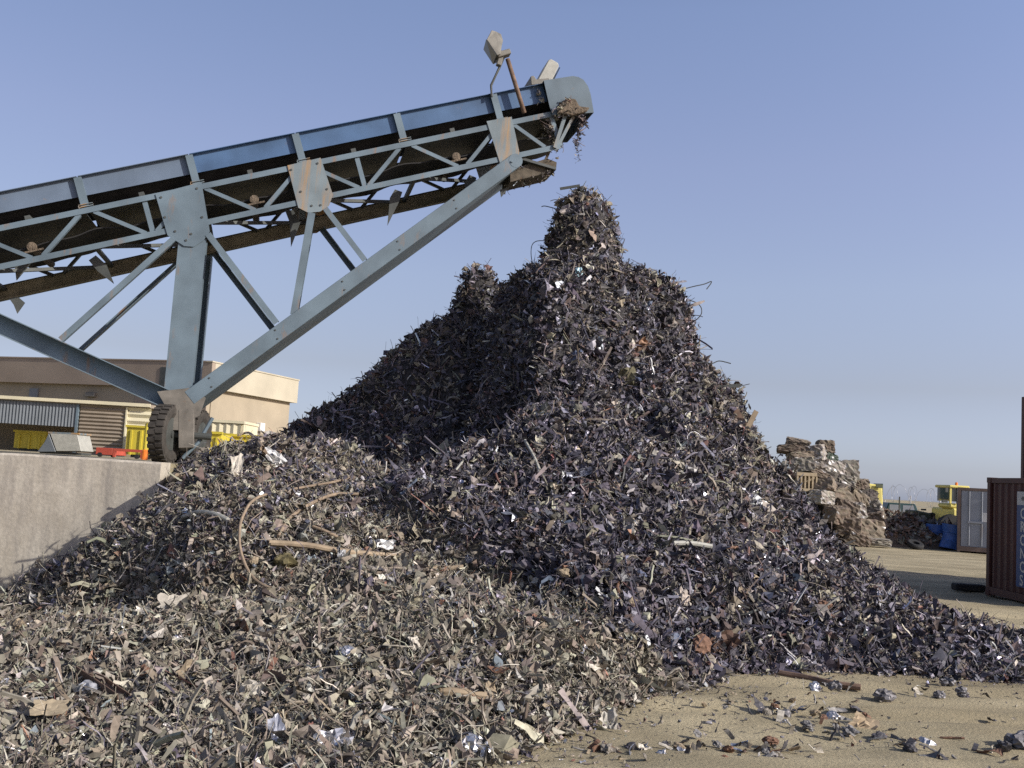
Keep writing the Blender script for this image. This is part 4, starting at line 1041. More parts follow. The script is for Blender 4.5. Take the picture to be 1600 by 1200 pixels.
px_m = 1600 / 18.1
for w_, near_ in ((0.0, True), (BW - .22, False)):
    ct, cb_ = pl(301, 372), pl(277, 622)
    if near_: ibeam(ct, cb_, .47, .30, M['steel'], w0=w_ - .0)
    else: channel(ct, cb_, .47, .34, M['steel'], 'support_column', w0=w_ - .1)
    if near_: boxbeam(pl(296, 622), pl(806, 251), .27, BW + .05, M['steel'], w0=w_ - .05)  # single box widened to the frame width so its underside shows a dark band
    channel(pl(258, 622), pl(-420, 318), .33, .26, M['steel'], w0=w_ - .05)
    ww = w_ - .03 if near_ else w_ + .2
    for (a_, c_, wd_) in (((272, 373), (95, 531), .10), ((325, 366), (432, 505), .11), ((487, 333), (459, 492), .13), ((508, 326), (570, 407), .10)):
        e_ = (pl(*c_) - pl(*a_)).normalized(); inw = Wd if near_ else -Wd
        b = angle_bar(pl(*a_, ww), pl(*c_, ww), wd_, .012, inward=inw, flange=wd_ * (1 if near_ else 1.5), flip=-1 if inw.cross(e_).dot(to_sun) > 0 else 1); cbuild(b, 'support_brace', M['steel'])
for t in (.06, .25, .45, .62, .8):
    b = MB(); q_ = pl(296, 622).lerp(pl(806, 251), t)
    for s_ in (.08, -.08): b.lathe(q_ + NN * s_ - Wd * .062, Wd, [(.016, 0), (.016, .014)], 8)
    cbuild(b, 'bolts', M['dark_steel'])
# rounded strut head plate and pin
b = MB(); b.lathe(pl(805, 252, -.054), Wd, [(.134, 0), (.134, BW + .03)], 24); b.lathe(pl(799, 254, -.075), Wd, [(.022, 0), (.022, .03)], 10); cbuild(b, 'strut_head', M['steel'])
# foot: knuckle plate, axle beam, wheels
b = MB(); b.prism([pl(x, y, -.045) for x, y in ((246, 612), (300, 606), (322, 622), (312, 650), (298, 655), (290, 672), (268, 672), (262, 640))], Wd * .02); cbuild(b, 'foot_plate', M['knuckle'])
b = MB(); q0 = pl(291, 640); b.bar(q0 + Wd * .1, pl(291, 700) + Wd * .1, Dh, .26, .3); cbuild(b, 'leg_foot', M['knuckle'], bevel=.01)
ax_c = pl(268, 679)
AXZ = PZ + 0.50


AX = (Matrix.Rotation(R(-14), 3, 'Z') @ Dh).normalized(); AY = AX.cross(UPZ)


def wheel(c, width=.29, rad=.50, out=1):
    c = Vector((c.x, c.y, AXZ))
    b = MB(); h = width / 2
    pr = [(rad * .58, -h * .80), (rad * .72, -h), (rad * .90, -h * .98), (rad * .975, -h * .80), (rad * .98, 0), (rad * .975, h * .80), (rad * .90, h * .98), (rad * .72, h), (rad * .58, h * .80)]
    b.lathe(c, AX, pr + [(rad * .56, 0), (rad * .58, -h * .80)], 48)
    for k in range(26):                      # tread blocks, two staggered rows
        for row in (-1, 1):
            a_ = 2 * math.pi * (k + (.25 if row > 0 else 0)) / 26; rd = AY * math.cos(a_) + UPZ * math.sin(a_); tg = -AY * math.sin(a_) + UPZ * math.cos(a_)
            b.box(c + rd * rad * .985 + AX * row * h * .47, AX * h * .44, tg * .034, rd * .022)
    ty = b.build('tyre', M['tyre'], wh)
    b = MB(); b.lathe(c, AX, [(rad * .575, -h * .78), (rad * .53, -h * .7), (rad * .48, -h * .2), (rad * .2, -h * .1), (rad * .2, h * .1), (rad * .48, h * .2), (rad * .53, h * .7), (rad * .575, h * .78)], 32)
    b.lathe(c, AX, [(.06, -h * .9), (.06, h * .9)], 14)
    b.build('rim', M['dark_steel'], wh, smooth=False)


for (cx_, w_) in ((259, -.05), (297, 1.3), (262, BW + .35)):
    c_ = pl(cx_, 679, w_); wh = bpy.data.objects.new('wheel', None); COL.objects.link(wh); wh.parent = conv; OFF[wh] = OFF[conv]
    wheel(c_)
b = MB(); b.tube([Vector((*pl(252, 679, .1).xy, AXZ)), Vector((*pl(330, 679, .1).xy, AXZ))], .06, 12); b.tube([Vector((*pl(252, 679, BW - .1).xy, AXZ)), Vector((*pl(292, 679, BW - .1).xy, AXZ))], .06, 12)
b.bar(Vector((*pl(285, 679, 0).xy, AXZ + .2)), Vector((*pl(285, 679, BW).xy, AXZ + .2)), UPZ, .2, .2); cbuild(b, 'axle', M['dark_steel'])
b = MB(); b.tube([pl(331, 652, .2), pl(308, 692, .15), pl(284, 716, .1)], .035, 8); cbuild(b, 'drain_pipe', M['steel'])

# head: hood, pulley, scraper tray, clinging rags
hood = [(848, 128), (893, 121), (902, 122.5), (910, 127), (917, 137), (921, 149), (926, 178), (862, 182), (857, 168)]
HW0 = .02; HW1 = BW - .02
for w_ in (HW0 - .10, HW1 + .09):
    b = MB(); b.prism([pl(x, y, w_) for x, y in hood], Wd * .012); cbuild(b, 'hood_side', M['hood'])
b = MB(); edge = hood[:7]; inn = [pl(x, y) for x, y in edge]; cen = sum(inn, Vector()) / len(inn)
for i in range(len(edge) - 1):
    p_, q_ = inn[i], inn[i + 1]; tn = (cen - p_).normalized() * .012
    b.add([p_ + Wd * (HW0 - .085), q_ + Wd * (HW0 - .085), q_ + Wd * (HW1 + .085), p_ + Wd * (HW1 + .085), p_ + tn + Wd * (HW0 - .085), q_ + tn + Wd * (HW0 - .085), q_ + tn + Wd * (HW1 + .085), p_ + tn + Wd * (HW1 + .085)],
          [(0, 1, 2, 3), (7, 6, 5, 4), (0, 4, 5, 1), (1, 5, 6, 2), (2, 6, 7, 3), (3, 7, 4, 0)])
cbuild(b, 'hood_cover', M['hood'])
hp = pl(884, 172)
b = MB(); b.tube([hp + Wd * .12, hp + Wd * (BW - .12)], .26, 24); b.tube([hp - Wd * .16, hp + Wd * (BW + .16)], .045, 12); cbuild(b, 'head_pulley', M['rubber'])
b = MB(); b.prism([pl(x, y, -.16) for x, y in ((868, 180), (873, 166), (884, 157), (896, 159), (902, 170), (918, 172), (914, 178), (890, 184))], Wd * .12); cbuild(b, 'pulley_bearing', M['bearing'], bevel=.015)
b = MB(); b.bar(pl(884, 176, -.03), pl(866, 232, -.03), Dh, .07, .05); b.bar(pl(896, 182, .02), pl(872, 228, .02), Dh, .06, .05); b.bar(pl(848, 182, .04), pl(900, 178, .04), NN, .06, .05); cbuild(b, 'head_bracket', M['steel_rusty'])
b = MB(); b.prism([pl(x, y, .15) for x, y in ((800, 262), (858, 244), (873, 250), (872, 262), (862, 266), (812, 278), (800, 281))], Wd * .75); b.bar(pl(866, 226, .3), pl(850, 262, .3), Dh, .05, .05); cbuild(b, 'scraper_tray', M['tray'])
b = MB(); b.prism([pl(x, y, .4) for x, y in ((788, 288), (804, 283), (790, 300))], Wd * .02)
b.bar(pl(795, 240, .5), pl(870, 262, .5), NN, .05, .9); cbuild(b, 'belt_scraper', M['dark_steel'])
# worn rubber points hanging below the belt
for (a_, c_, d_, w_) in (((136, 394), (152, 410), (171, 436), .5), ((452, 318), (462, 338), (455, 377), .5), ((628, 286), (622, 300), (610, 342), .55), ((0, 452), (10, 462), (6, 478), .9), ((30, 400), (20, 410), (14, 430), .5), ((748, 262), (742, 275), (738, 290), .6)):
    A_, C_, D_ = pl(*a_, w_), pl(*c_, w_), pl(*d_, w_); e_ = (D_ - A_).normalized(); sd = e_.cross(Wd).normalized()
    b = MB(); b.prism([A_ + sd * .075, A_ - sd * .075, C_ - sd * .10, D_, C_ + sd * .09], Wd * .03); cbuild(b, 'hanging_flap', M['dark_steel'])

# floodlights
fl = bpy.data.objects.new('floodlight', None); COL.objects.link(fl); fl.parent = conv; OFF[fl] = OFF[conv]
b = MB(); b.tube([pl(818, 178, -.06), pl(792, 94, -.06)], .045, 10); b.build('pole', M['rust'], fl, smooth=True)
b = MB(); b.tube([pl(768, 152, -.02), pl(767, 134, -.02), pl(780, 106, -.03), pl(786, 92, -.05)], .025, 8); b.build('stay', M['dark_steel'], fl)
b = MB(); b.bar(pl(774, 92, -.12), pl(794, 86, -.12), Wd, .2, .10); b.bar(pl(783, 84, -.1), pl(777, 106, -.1), Wd, .12, .09); b.build('bracket', M['lamp_grey'], fl, bevel=.01)
b = MB()
fa = [pl(x, y, -.28) for x, y in ((764, 56), (756, 71), (772, 95), (778, 93))]; fc = [pl(x, y, .18) for x, y in ((766, 57), (759, 72), (774, 95), (780, 92))]
fa2 = [pl(x, y, -.24) for x, y in ((771, 57), (779, 61), (782, 71), (779, 84))]; fc2 = [pl(x, y, .14) for x, y in ((772, 58), (780, 62), (783, 72), (780, 84))]
ring = [fa[0], fa[1], fa[2], fa[3], fa2[3], fa2[2], fa2[1], fa2[0]]; ring2 = [fc[0], fc[1], fc[2], fc[3], fc2[3], fc2[2], fc2[1], fc2[0]]
b.add(ring + ring2, [tuple(range(8)), tuple(range(8, 16))[::-1]] + [(i, 8 + i, 8 + (i + 1) % 8, (i + 1) % 8) for i in range(8)]); b.build('lamp_housing', M['lamp_grey'], fl, bevel=.008)
gdir = (pl(756, 71) - pl(768, 76)).normalized()
b = MB(); b.add([p + gdir * .012 for p in (fa[1], fa[2], fc[2], fc[1])] + [p + gdir * .002 for p in (fa[1], fa[2], fc[2], fc[1])], [(0, 1, 2, 3), (4, 7, 6, 5), (0, 4, 5, 1), (1, 5, 6, 2), (2, 6, 7, 3), (3, 7, 4, 0)]); b.build('lamp_glass', M['glass'], fl)
fl = bpy.data.objects.new('floodlight', None); COL.objects.link(fl); fl.parent = conv; OFF[fl] = OFF[conv]
b = MB(); b.prism([pl(x, y, .25) for x, y in ((843, 121), (862, 86), (866, 84), (877, 90), (879, 95), (866, 122), (858, 126))], Wd * .5); b.build('lamp_housing', M['lamp_pale'], fl, bevel=.015)
b = MB(); b.prism([pl(x, y, .29) for x, y in ((866, 123), (880, 96), (881.5, 97), (868, 124))], Wd * .42); b.build('lamp_glass', M['glass'], fl)
b = MB(); b.prism([pl(x, y, .2) for x, y in ((833, 113), (838, 112), (842, 118), (862, 116), (864, 124), (834, 127))], Wd * .6); b.build('bracket', M['lamp_grey'], fl, bevel=.01)
# load of scrap riding on the belt just before the hood
b = MB(); b.prism([pl(x, y, .45) for x, y in ((808, 137), (818, 130), (830, 129), (842, 131), (850, 160), (838, 160))], Wd * .8); cbuild(b, 'belt_edge_guard', M['lamp_grey'], bevel=.03)

# rags of wire and shreds caught on the head: a thing of their own
rag = []
def clump(px0, py0, px1, py1, n, s0, s1, w0, w1):
    t = rng.random(n); w_ = rng.uniform(w0, w1, n)
    return np.array([tuple(pl(px0 + (px1 - px0) * a + rng.normal(0, 2.2), py0 + (py1 - py0) * a + rng.normal(0, 1.5), b_)) for a, b_ in zip(t, w_)]), np.exp(rng.uniform(math.log(s0), math.log(s1), n))


def shred_object(name, sets, label, cat, dust=.6, mt='scrap', base=None, kinds=None):
    pos = np.concatenate([s[0] for s in sets]); size = np.concatenate([s[1] for s in sets]); n = len(pos)
    V, Lp, St, C = fragment_arrays(pos, np.tile([0, -.7, .7], (n, 1)), size, rng.choice(4, n, p=kinds or [.35, .3, .25, .1]), np.full(n, .3), colours(n, np.full(n, dust)))
    o = np_mesh(name, V, Lp, St, M[mt], C, base if base is not None else tuple(pos[0])); return tag(o, label, cat)


shred_object('hanging_scrap', [clump(903, 180, 912, 192, 40, .05, .12, -.1, .1), clump(910, 186, 902, 226, 60, .04, .10, -.04, .04), clump(909, 190, 918, 194, 16, .04, .09, 0, .06), clump(902, 222, 904, 250, 34, .025, .055, 0, .02)], 'ragged strip of wire and scrap dangling from the conveyor hood', 'hanging scrap', .1)
shred_object('caught_scrap', [clump(866, 184, 905, 176, 70, .04, .12, -.15, .1), clump(858, 186, 878, 228, 80, .04, .12, -.05, .4), clump(866, 178, 888, 156, 46, .04, .09, -.2, -.1), clump(850, 180, 868, 232, 24, .03, .08, 0, .4)], 'dusty scrap and wire caught round the conveyor head bearing', 'caught scrap', .7)
shred_object('belt_scrap', [clump(800, 136, 846, 126, 40, .03, .09, .3, 1.2), clump(838, 134, 848, 160, 24, .03, .08, -.02, .1)], 'dusty scrap spilling over the belt edge behind the hood', 'spilled scrap', .8)
shred_object('tray_scrap', [clump(798, 262, 872, 246, 130, .04, .12, .1, .9), clump(800, 280, 870, 264, 110, .03, .10, .1, .9)], 'scrap debris heaped on the scraper tray under the conveyor head', 'tray scrap', .5)

for o in list(COL.objects):
    if o.name.split('.')[0] in ('caught_scrap', 'belt_scrap', 'tray_scrap'): o['kind'] = 'stuff'

# ------------------------------------------------------------------ warehouse on the raised yard
K0 = on_ground(332, 700, PZ) if False else at(332, 566, 50.0); K0 = Vector((K0.x, K0.y, PZ))
FL_ = Vector((-0.945, 0.327, 0)).normalized(); SD_ = Vector((0.327, 0.945, 0)).normalized()
SD_ = Vector((0.300, 0.954, 0)).normalized()
ZT = at(332, 566, 50.0).z; ZF = ZT - 1.28
wh_ = empty('warehouse', K0, 'low flat roofed warehouse with a brown front and a sunlit cream side behind the conveyor', 'building')
LEN, DEP = 26.0, 8.6
def wbox(a0, a1, s0, s1, z0, z1, mt, name, bevel=0.0):
    b = MB(); q = lambda a, s, z: K0 + FL_ * a + SD_ * s + Vector((0, 0, z - PZ))
    b.hexa([q(a0, s0, z0), q(a1, s0, z0), q(a1, s1, z0), q(a0, s1, z0), q(a0, s0, z1), q(a1, s0, z1), q(a1, s1, z1), q(a0, s1, z1)]); return b.build(name, M[mt], wh_, bevel=bevel)
wbox(.35, LEN, .30, .6, PZ - .3, ZF + .02, 'beige_wall', 'wall')
wbox(.30, .60, .604, DEP - .3, PZ - .3, ZF + .02, 'beige_wall', 'wall')
wbox(.604, LEN, DEP - .6, DEP - .3, PZ - .3, ZF + .02, 'beige_wall', 'wall')
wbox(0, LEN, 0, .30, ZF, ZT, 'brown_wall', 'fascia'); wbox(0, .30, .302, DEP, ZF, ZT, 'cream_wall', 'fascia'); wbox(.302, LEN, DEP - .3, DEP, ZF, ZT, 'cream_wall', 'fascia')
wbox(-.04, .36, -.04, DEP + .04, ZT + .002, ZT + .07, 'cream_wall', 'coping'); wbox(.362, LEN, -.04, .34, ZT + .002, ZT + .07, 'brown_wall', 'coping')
wbox(.302, LEN, .302, DEP - .302, ZF + .05, ZF + .3, 'brown_wall', 'roof')
# lower brown facing, vent, wall lamp, side window and air conditioner
wbox(.34, 4.6, .26, .297, PZ, ZF - .02, 'brown_wall', 'wall_facing')
def along(px):     # distance along the front wall seen at photo column px
    r = ray(px, 610); n_ = Vector((-FL_.y, FL_.x, 0)); p = EYE + r * ((K0 - EYE).dot(n_) / r.dot(n_)); return (p - K0).dot(FL_)
a_ = along(48); wbox(a_ - .28, a_ + .28, .20, .30, ZF - .75, ZF - .28, 'window', 'vent')
a_ = along(138); wbox(a_ - .3, a_ + .3, .12, .30, ZF - .62, ZF - .38, 'lamp_grey', 'wall_lamp', .03)
a_ = along(254); wbox(a_ - .22, a_ + .22, -.03, .0, ZF - .05, ZT - .3, 'dark_steel', 'downpipe_box')
wbox(.27, .30, 4.0, 5.9, PZ + .9, PZ + 1.5, 'window', 'window'); wbox(.20, .30, 3.9, 6.0, PZ + 1.53, PZ + 1.62, 'brown_sheet', 'window_lintel'); wbox(.02, .30, 4.95, 5.4, PZ + 1.75, PZ + 2.2, 'white', 'air_conditioner', .02)

# open lean-to shed in front of the warehouse
d_ = 44.0
def zpx(px, py, d): return at(px, py, d).z
sh = empty('storage_shed', (at(60, 700, d_).x, d_, PZ), 'open fronted metal storage shed with a grey sheet front and slatted end', 'shed')
x0, x1 = at(-160, 640, d_).x, at(236, 640, d_).x; zr0 = zpx(120, 631, d_)
def sbox(x0, x1, y0, y1, z0, z1, mt, name): 
    b = MB(); b.abox((x0, y0, z0), (x1, y1, z1)); return b.build(name, M[mt], sh)
sbox(x0, x1, d_ - .1, d_ + 4, zr0, zr0 + .14, 'brown_sheet', 'roof')
sbox(x0, x1, d_ - .16, d_ - .104, zr0 + .03, zr0 + .17, 'cream_sheet', 'roof_trim')
def corrugated(name, xa, xb, y, z0, z1, mt, step, depth, par, horizontal=False):
    b = MB(); vs = []; fs = []; span = (z1 - z0) if horizontal else (xb - xa); n = max(2, int(span / step) * 2)
    for i in range(n + 1):
        o_ = depth if i % 2 else 0
        for off in (0, .02):
            for e_ in (0, 1):
                if horizontal: vs.append((xa if e_ == 0 else xb, y + o_ + off, z0 + span * i / n))
                else: vs.append((xa + span * i / n, y + o_ + off, z0 if e_ == 0 else z1))
    for i in range(n):
        k = i * 4; fs += [(k, k + 1, k + 5, k + 4), (k + 2, k + 6, k + 7, k + 3)]
    b.add(vs, fs); return b.build(name, M[mt], par)
corrugated('front_sheet', x0, at(119, 640, d_).x, d_, zpx(60, 664, d_), zr0 - .01, 'grey_sheet', .14, .04, sh)
sbox(at(119.5, 640, d_).x, at(123, 640, d_).x, d_ - .02, d_ + .12, PZ, zr0 - .01, 'steel', 'post')
corrugated('slatted_panel', at(125, 640, d_).x, at(196, 640, d_).x, d_ + .02, PZ, zr0 - .02, 'brown_sheet', .16, .07, sh, True)  # shaded stretch of the slats, shade put into the brown colour
sbox(at(197, 640, d_).x, at(199.5, 640, d_).x, d_ - .02, d_ + .12, PZ, zr0 - .01, 'cream_sheet', 'post')
corrugated('slatted_panel', at(200, 640, d_).x, at(236, 640, d_).x, d_ + .02, zpx(210, 668, d_), zr0 - .02, 'cream_sheet', .22, .08, sh, True)  # sunlit stretch of the slats, sunlight put into the cream colour
sbox(x0, x1, d_ + 3.8, d_ + 3.95, PZ, zr0 - .01, 'beige_wall', 'back_wall')

def skip(name, px0, px1, py_top, d, depth, mt, label, cat, ribs=6, pyb=None):
    xa, xb = at(px0, 690, d).x, at(px1, 690, d).x; zt = at((px0 + px1) / 2, py_top, d).z
    r = empty(name, ((xa + xb) / 2, d + depth / 2, PZ), label, cat)
    b = MB(); t = .06
    b.abox((xa, d, PZ + .12), (xb, d + t, zt)); b.abox((xa, d + depth - t, PZ + .12), (xb, d + depth, zt)); b.abox((xa, d + t, PZ + .12), (xa + t, d + depth - t, zt)); b.abox((xb - t, d + t, PZ + .12), (xb, d + depth - t, zt)); b.abox((xa + t, d + t, PZ + .12), (xb - t, d + depth - t, PZ + .2))
    b.build('body', M[mt], r)
    for k in range(ribs):
        x = xa + (xb - xa) * (k + .5) / ribs; b = MB(); b.abox((x - .04, d - .07, PZ + .1), (x + .04, d - .002, zt - .1)); b.build('rib', M[mt], r)
    b = MB(); b.abox((xa - .05, d - .08, zt + .002), (xb + .05, d + .07, zt + .09)); b.abox((xa - .05, d + depth - .07, zt + .002), (xb + .05, d + depth + .05, zt + .09)); b.build('rim', M[mt], r)
    b = MB(); b.abox((xa + .2, d + .1, PZ), (xb - .2, d + .22, PZ + .12)); b.abox((xa + .2, d + depth - .3, PZ), (xb - .2, d + depth - .18, PZ + .12)); b.build('skid', M['dark_steel'], r)
    return r
skip('waste_skip', 22, 70, 676, 45.2, 1.5, 'yellow', 'yellow steel skip in the shade inside the open shed', 'skip', 3)
skip('waste_skip', 197, 228, 668, 42.5, 1.4, 'yellow', 'narrow yellow steel skip directly left of the conveyor tyre', 'skip', 2)
skip('waste_skip', 286, 345, 677, 37.0, 1.5, 'yellow', 'bright yellow ribbed steel skip directly right of the conveyor leg', 'skip', 5)
skip('waste_skip', 352, 420, 683, 38.4, 1.5, 'yellow', 'long low yellow steel skip under the warehouse side window', 'skip', 6)
# cream container behind the yellow skips
cc_ = empty('cargo_container', (at(345, 690, 41).x, 42, PZ), 'cream corrugated container behind the yellow skips right of the conveyor leg', 'container')
xa, xb, zt = at(303, 690, 41).x, at(378, 690, 41).x, at(340, 657, 41).z
b = MB(); b.abox((xa, 41.1, PZ + .1), (xb, 43.4, zt - .08)); b.build('body', M['cream_sheet'], cc_)
corrugated('side_sheet', xa + .1, xb - .1, 41.02, PZ + .15, zt - .1, 'cream_sheet', .28, .05, cc_)
b = MB(); b.abox((xa - .04, 40.98, zt - .075), (xb + .04, 43.45, zt + .03)); b.build('roof_rail', M['cream_sheet'], cc_)
b = MB(); b.abox((xa, 41.0, PZ), (xb, 43.4, PZ + .095)); b.build('base_rail', M['brown_sheet'], cc_)
# yellow bollard, red trolley, hopper
r = empty('guard_post', (at(227, 700, 24).x, 24, PZ), 'yellow and orange guard post directly left of the conveyor tyre', 'post')
b = MB(); zt = at(227, 664, 24).z; b.tube([(r.location.x, 24, PZ), (r.location.x, 24, zt)], .05, 12); b.build('shaft', M['yellow'], r)
b = MB(); b.lathe((r.location.x, 24, zt + .003), (0, 0, 1), [(.05, 0), (.045, .03), (.001, .05)], 12); b.build('cap', M['yellow'], r); b = MB(); b.lathe((r.location.x, 24, PZ), (0, 0, 1), [(.075, 0), (.075, .22), (.052, .24)], 12); b.build('sleeve', M['orange'], r)
tr = empty('trolley_frame', (at(190, 708, 27).x, 27, PZ), 'low red steel trolley frame standing on the yard left of the tyre', 'trolley')
xa, xb, zt = at(150, 700, 27).x, at(224, 700, 27).x, at(188, 701, 27).z
b = MB(); xm = at(177, 700, 27).x
b.abox((xm, 27, zt - .07), (xb, 27.08, zt)); b.abox((xm, 27.9, zt - .07), (xb, 27.98, zt)); b.abox((xm, 27, PZ + .02), (xm + .06, 27.08, zt - .072)); b.abox((xb - .06, 27, PZ + .02), (xb, 27.08, zt - .072)); b.build('rail', M['red'], tr)
b = MB(); b.abox((xa, 27, PZ + .06), (xm - .01, 28, zt)); b.build('tool_box', M['red'], tr, bevel=.01)
b = MB()
for x in (xa + .12, xb - .15):
    for y in (27.0, 27.9): b = MB(); b.lathe((x, y, PZ + .06), (0, 1, 0), [(.06, -.03), (.06, .03)], 12); b.build('castor', M['black'], tr)
hq = empty('steel_hopper', (at(100, 705, 30).x, 30, PZ), 'grey tilted steel tipping hopper beside the slatted shed panel', 'hopper')
b = MB(); P_ = lambda x, y: at(x, y, 30)
q0 = [P_(78, 677), P_(121, 679), P_(127, 705), P_(88, 705)]; b.prism(q0, Vector((0, .9, 0))); b.build('bin', M['lamp_pale'], hq, bevel=.01)
b = MB(); b.prism([P_(76, 677) , P_(87, 706), P_(58, 706), P_(70, 690)], Vector((0, .85, 0))); b.build('chute', M['grey_sheet'], hq, bevel=.01)
b = MB(); b.prism([P_(75, 674.5), P_(123, 676.5), P_(123, 679), P_(75, 677)], Vector((0, .95, 0))); b.build('rim', M['steel_rusty'], hq)
b = MB(); b.abox((P_(60, 700).x, 30.1, PZ), (P_(126, 700).x, 30.8, P_(90, 705.5).z)); b.build('base', M['dark_steel'], hq)

# ------------------------------------------------------------------ crushed bales behind the tall heap on the right
def bale_mesh(seed, tone):
    r_ = np.random.default_rng(seed); n = 9; u = np.linspace(-1, 1, n); V = {}; vs = []; fs = []; r_q = r_.uniform(2, 6, 3)
    def vid_(i, j, k):
        if (i, j, k) not in V:
            p = np.array([u[i], u[j], u[k]]); p = p * (1 - .13 * (p ** 2).sum() / 3 + .07) + r_.normal(0, .06, 3) * np.array([1, 1, .8]); V[(i, j, k)] = len(vs); vs.append(p * np.array([.5, .42, .36]))
        return V[(i, j, k)]
    for ax in range(3):
        for sd_ in (0, n - 1):
            for a in range(n - 1):
                for b_ in range(n - 1):
                    q = []
                    for (da, db) in ((0, 0), (1, 0), (1, 1), (0, 1)):
                        ijk = [0, 0, 0]; ijk[ax] = sd_; ijk[(ax + 1) % 3] = a + da; ijk[(ax + 2) % 3] = b_ + db; q.append(vid_(*ijk))
                    fs.append(tuple(q if sd_ else q[::-1]))
    vs = np.array(vs); cols = np.zeros((len(vs), 4)); base_ = np.array(tone[:3])
    for i in range(len(vs)):
        if r_.random() < tone[4]: cols[i] = [.55, .55, .55, .8]
        else: cols[i, :3] = base_ * r_.uniform(.7, 1.3) * r_.normal(1, .03, 3); cols[i, 3] = tone[3]
    fs = np.array(fs); return vs, fs, np.clip(cols, .01, .8)
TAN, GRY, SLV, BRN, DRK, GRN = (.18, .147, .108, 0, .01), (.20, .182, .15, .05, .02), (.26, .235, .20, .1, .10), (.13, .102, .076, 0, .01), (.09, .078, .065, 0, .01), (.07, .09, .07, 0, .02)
tone_word = {id(TAN): 'tan', id(GRY): 'grey', id(SLV): 'silvery', id(BRN): 'brown', id(DRK): 'dark', id(GRN): 'greenish'}
BALES = [(1247, 692, 46, TAN, 1.0, .45, 'long tan crushed scrap bale, topmost of the bale stack'), (1236, 702, 45, BRN, 1.1, .4, 'flat brown bale lying under the topmost bale of the stack'), (1250, 713, 44.8, TAN, 1.0, .45, 'tan dusty bale above the grey one at the left of the stack'),
         (1254, 728, 44, GRY, .95, .75, 'plain grey crushed bale below the tan ones at the left of the stack'), (1275, 708, 45, SLV, .72, .85, 'bright silvery crushed bale near the top of the bale stack'), (1277, 726, 44.6, SLV, .65, .8, 'pale speckled bale standing under the bright silvery bale'),
         (1289, 699, 46, BRN, .7, .7, 'brown rounded bale, right of the silvery bale at the top'), (1292, 716, 45.6, GRN, .6, .6, 'dark greenish bale wedged beneath the brown rounded bale'), (1300, 732, 45, SLV, .85, .8, 'glinting silvery bale halfway down the sloping top edge of the stack'),
         (1323, 735, 45.6, GRY, .9, 1.1, 'tall grey pointed bale on the sloping top edge of the stack'), (1320, 752, 44.6, GRY, .75, .6, 'small pale grey bale below the tall pointed bale'), (1274, 742, 44, BRN, .9, .4, 'flat brown bale below the pale speckled bale'),
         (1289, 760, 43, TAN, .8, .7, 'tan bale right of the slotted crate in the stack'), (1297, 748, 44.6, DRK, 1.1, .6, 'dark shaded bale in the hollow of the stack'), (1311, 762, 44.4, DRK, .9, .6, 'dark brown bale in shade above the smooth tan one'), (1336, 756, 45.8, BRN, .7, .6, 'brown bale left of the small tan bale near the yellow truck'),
         (1344, 757, 46, TAN, .6, .6, 'small tan bale perched beside the yellow truck'), (1336, 777, 44.4, TAN, 1.0, .8, 'squarish tan bale in the middle of the right slope'), (1308, 778, 43.4, TAN, 1.0, .9, 'smooth tan block shaped bale in the middle of the stack'), (1284, 777, 42.6, SLV, .75, .7, 'shiny white flecked bale at the edge of the tall heap'),
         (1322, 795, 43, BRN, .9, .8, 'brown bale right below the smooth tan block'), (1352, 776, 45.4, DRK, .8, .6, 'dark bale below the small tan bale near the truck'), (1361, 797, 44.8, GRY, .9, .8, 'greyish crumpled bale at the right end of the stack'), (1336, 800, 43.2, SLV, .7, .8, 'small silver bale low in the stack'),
         (1307, 804, 42.2, BRN, .8, .8, 'brown bale low in the stack at the edge of the tall heap'), (1356, 828, 42.6, TAN, 1.1, .95, 'large tan bale tilted at the foot of the stack'), (1340, 842, 42, BRN, .9, .55, 'rusty bale on the ground at the foot of the stack'), (1327, 822, 42.2, BRN, .9, .8, 'brown crumpled bale above the rusty one at the foot'),
         (1370, 846, 42.2, GRY, 1.0, .35, 'flat grey bale lying on the sand at the right foot of the stack'), (1366, 815, 44, BRN, .9, .9, 'brown bale next to the mixed scrap mound')]
BOFF = Vector((0, 0, 0))
for k, (px, py, d, tone, sw, shh, lab) in enumerate(BALES):
    vs, fs, cols = bale_mesh(100 + k, tone); p = at(px, py, d); hz = max(p.z, shh * .36)
    a_ = random.uniform(-.5, .5); rm = np.array(Matrix.Rotation(a_, 3, 'Z') @ Matrix.Rotation(random.uniform(-.45, .45), 3, 'Y') @ Matrix.Rotation(random.uniform(-.3, .3), 3, 'X'))
    V = (vs * np.array([sw * 1.02, .9, shh * 1.12])) @ rm.T + np.array([p.x, p.y, hz])
    o = np_mesh('scrap_bale', V, fs.ravel(), np.arange(len(fs)) * 4, M['scrap'], cols, (p.x, p.y, hz)); tag(o, lab, 'bale', 'crushed scrap bales stacked behind the tall heap')
# hidden lower rows that carry the visible bales
HID = [(x0 + 1.02 * i + .1 * (i % 2), 46.7 + .2 * (i % 2), z) for z, x0, n in ((.4, 11.6, 5), (1.15, 11.8, 4), (1.9, 11.9, 3), (2.65, 12.1, 2)) for i in range(n)]
for k, (x, y, z) in enumerate(HID):
    vs, fs, cols = bale_mesh(300 + k, (BRN, DRK, TAN)[k % 3]); V = vs * np.array([1.15, 1.3, 1.2]) + np.array([x, y, z])
    o = np_mesh('scrap_bale', V, fs.ravel(), np.arange(len(fs)) * 4, M['scrap'], cols, (x, y, z)); tag(o, 'dusty crushed bale in the shaded inner rows of the bale stack', 'bale', 'inner rows of the bale stack')
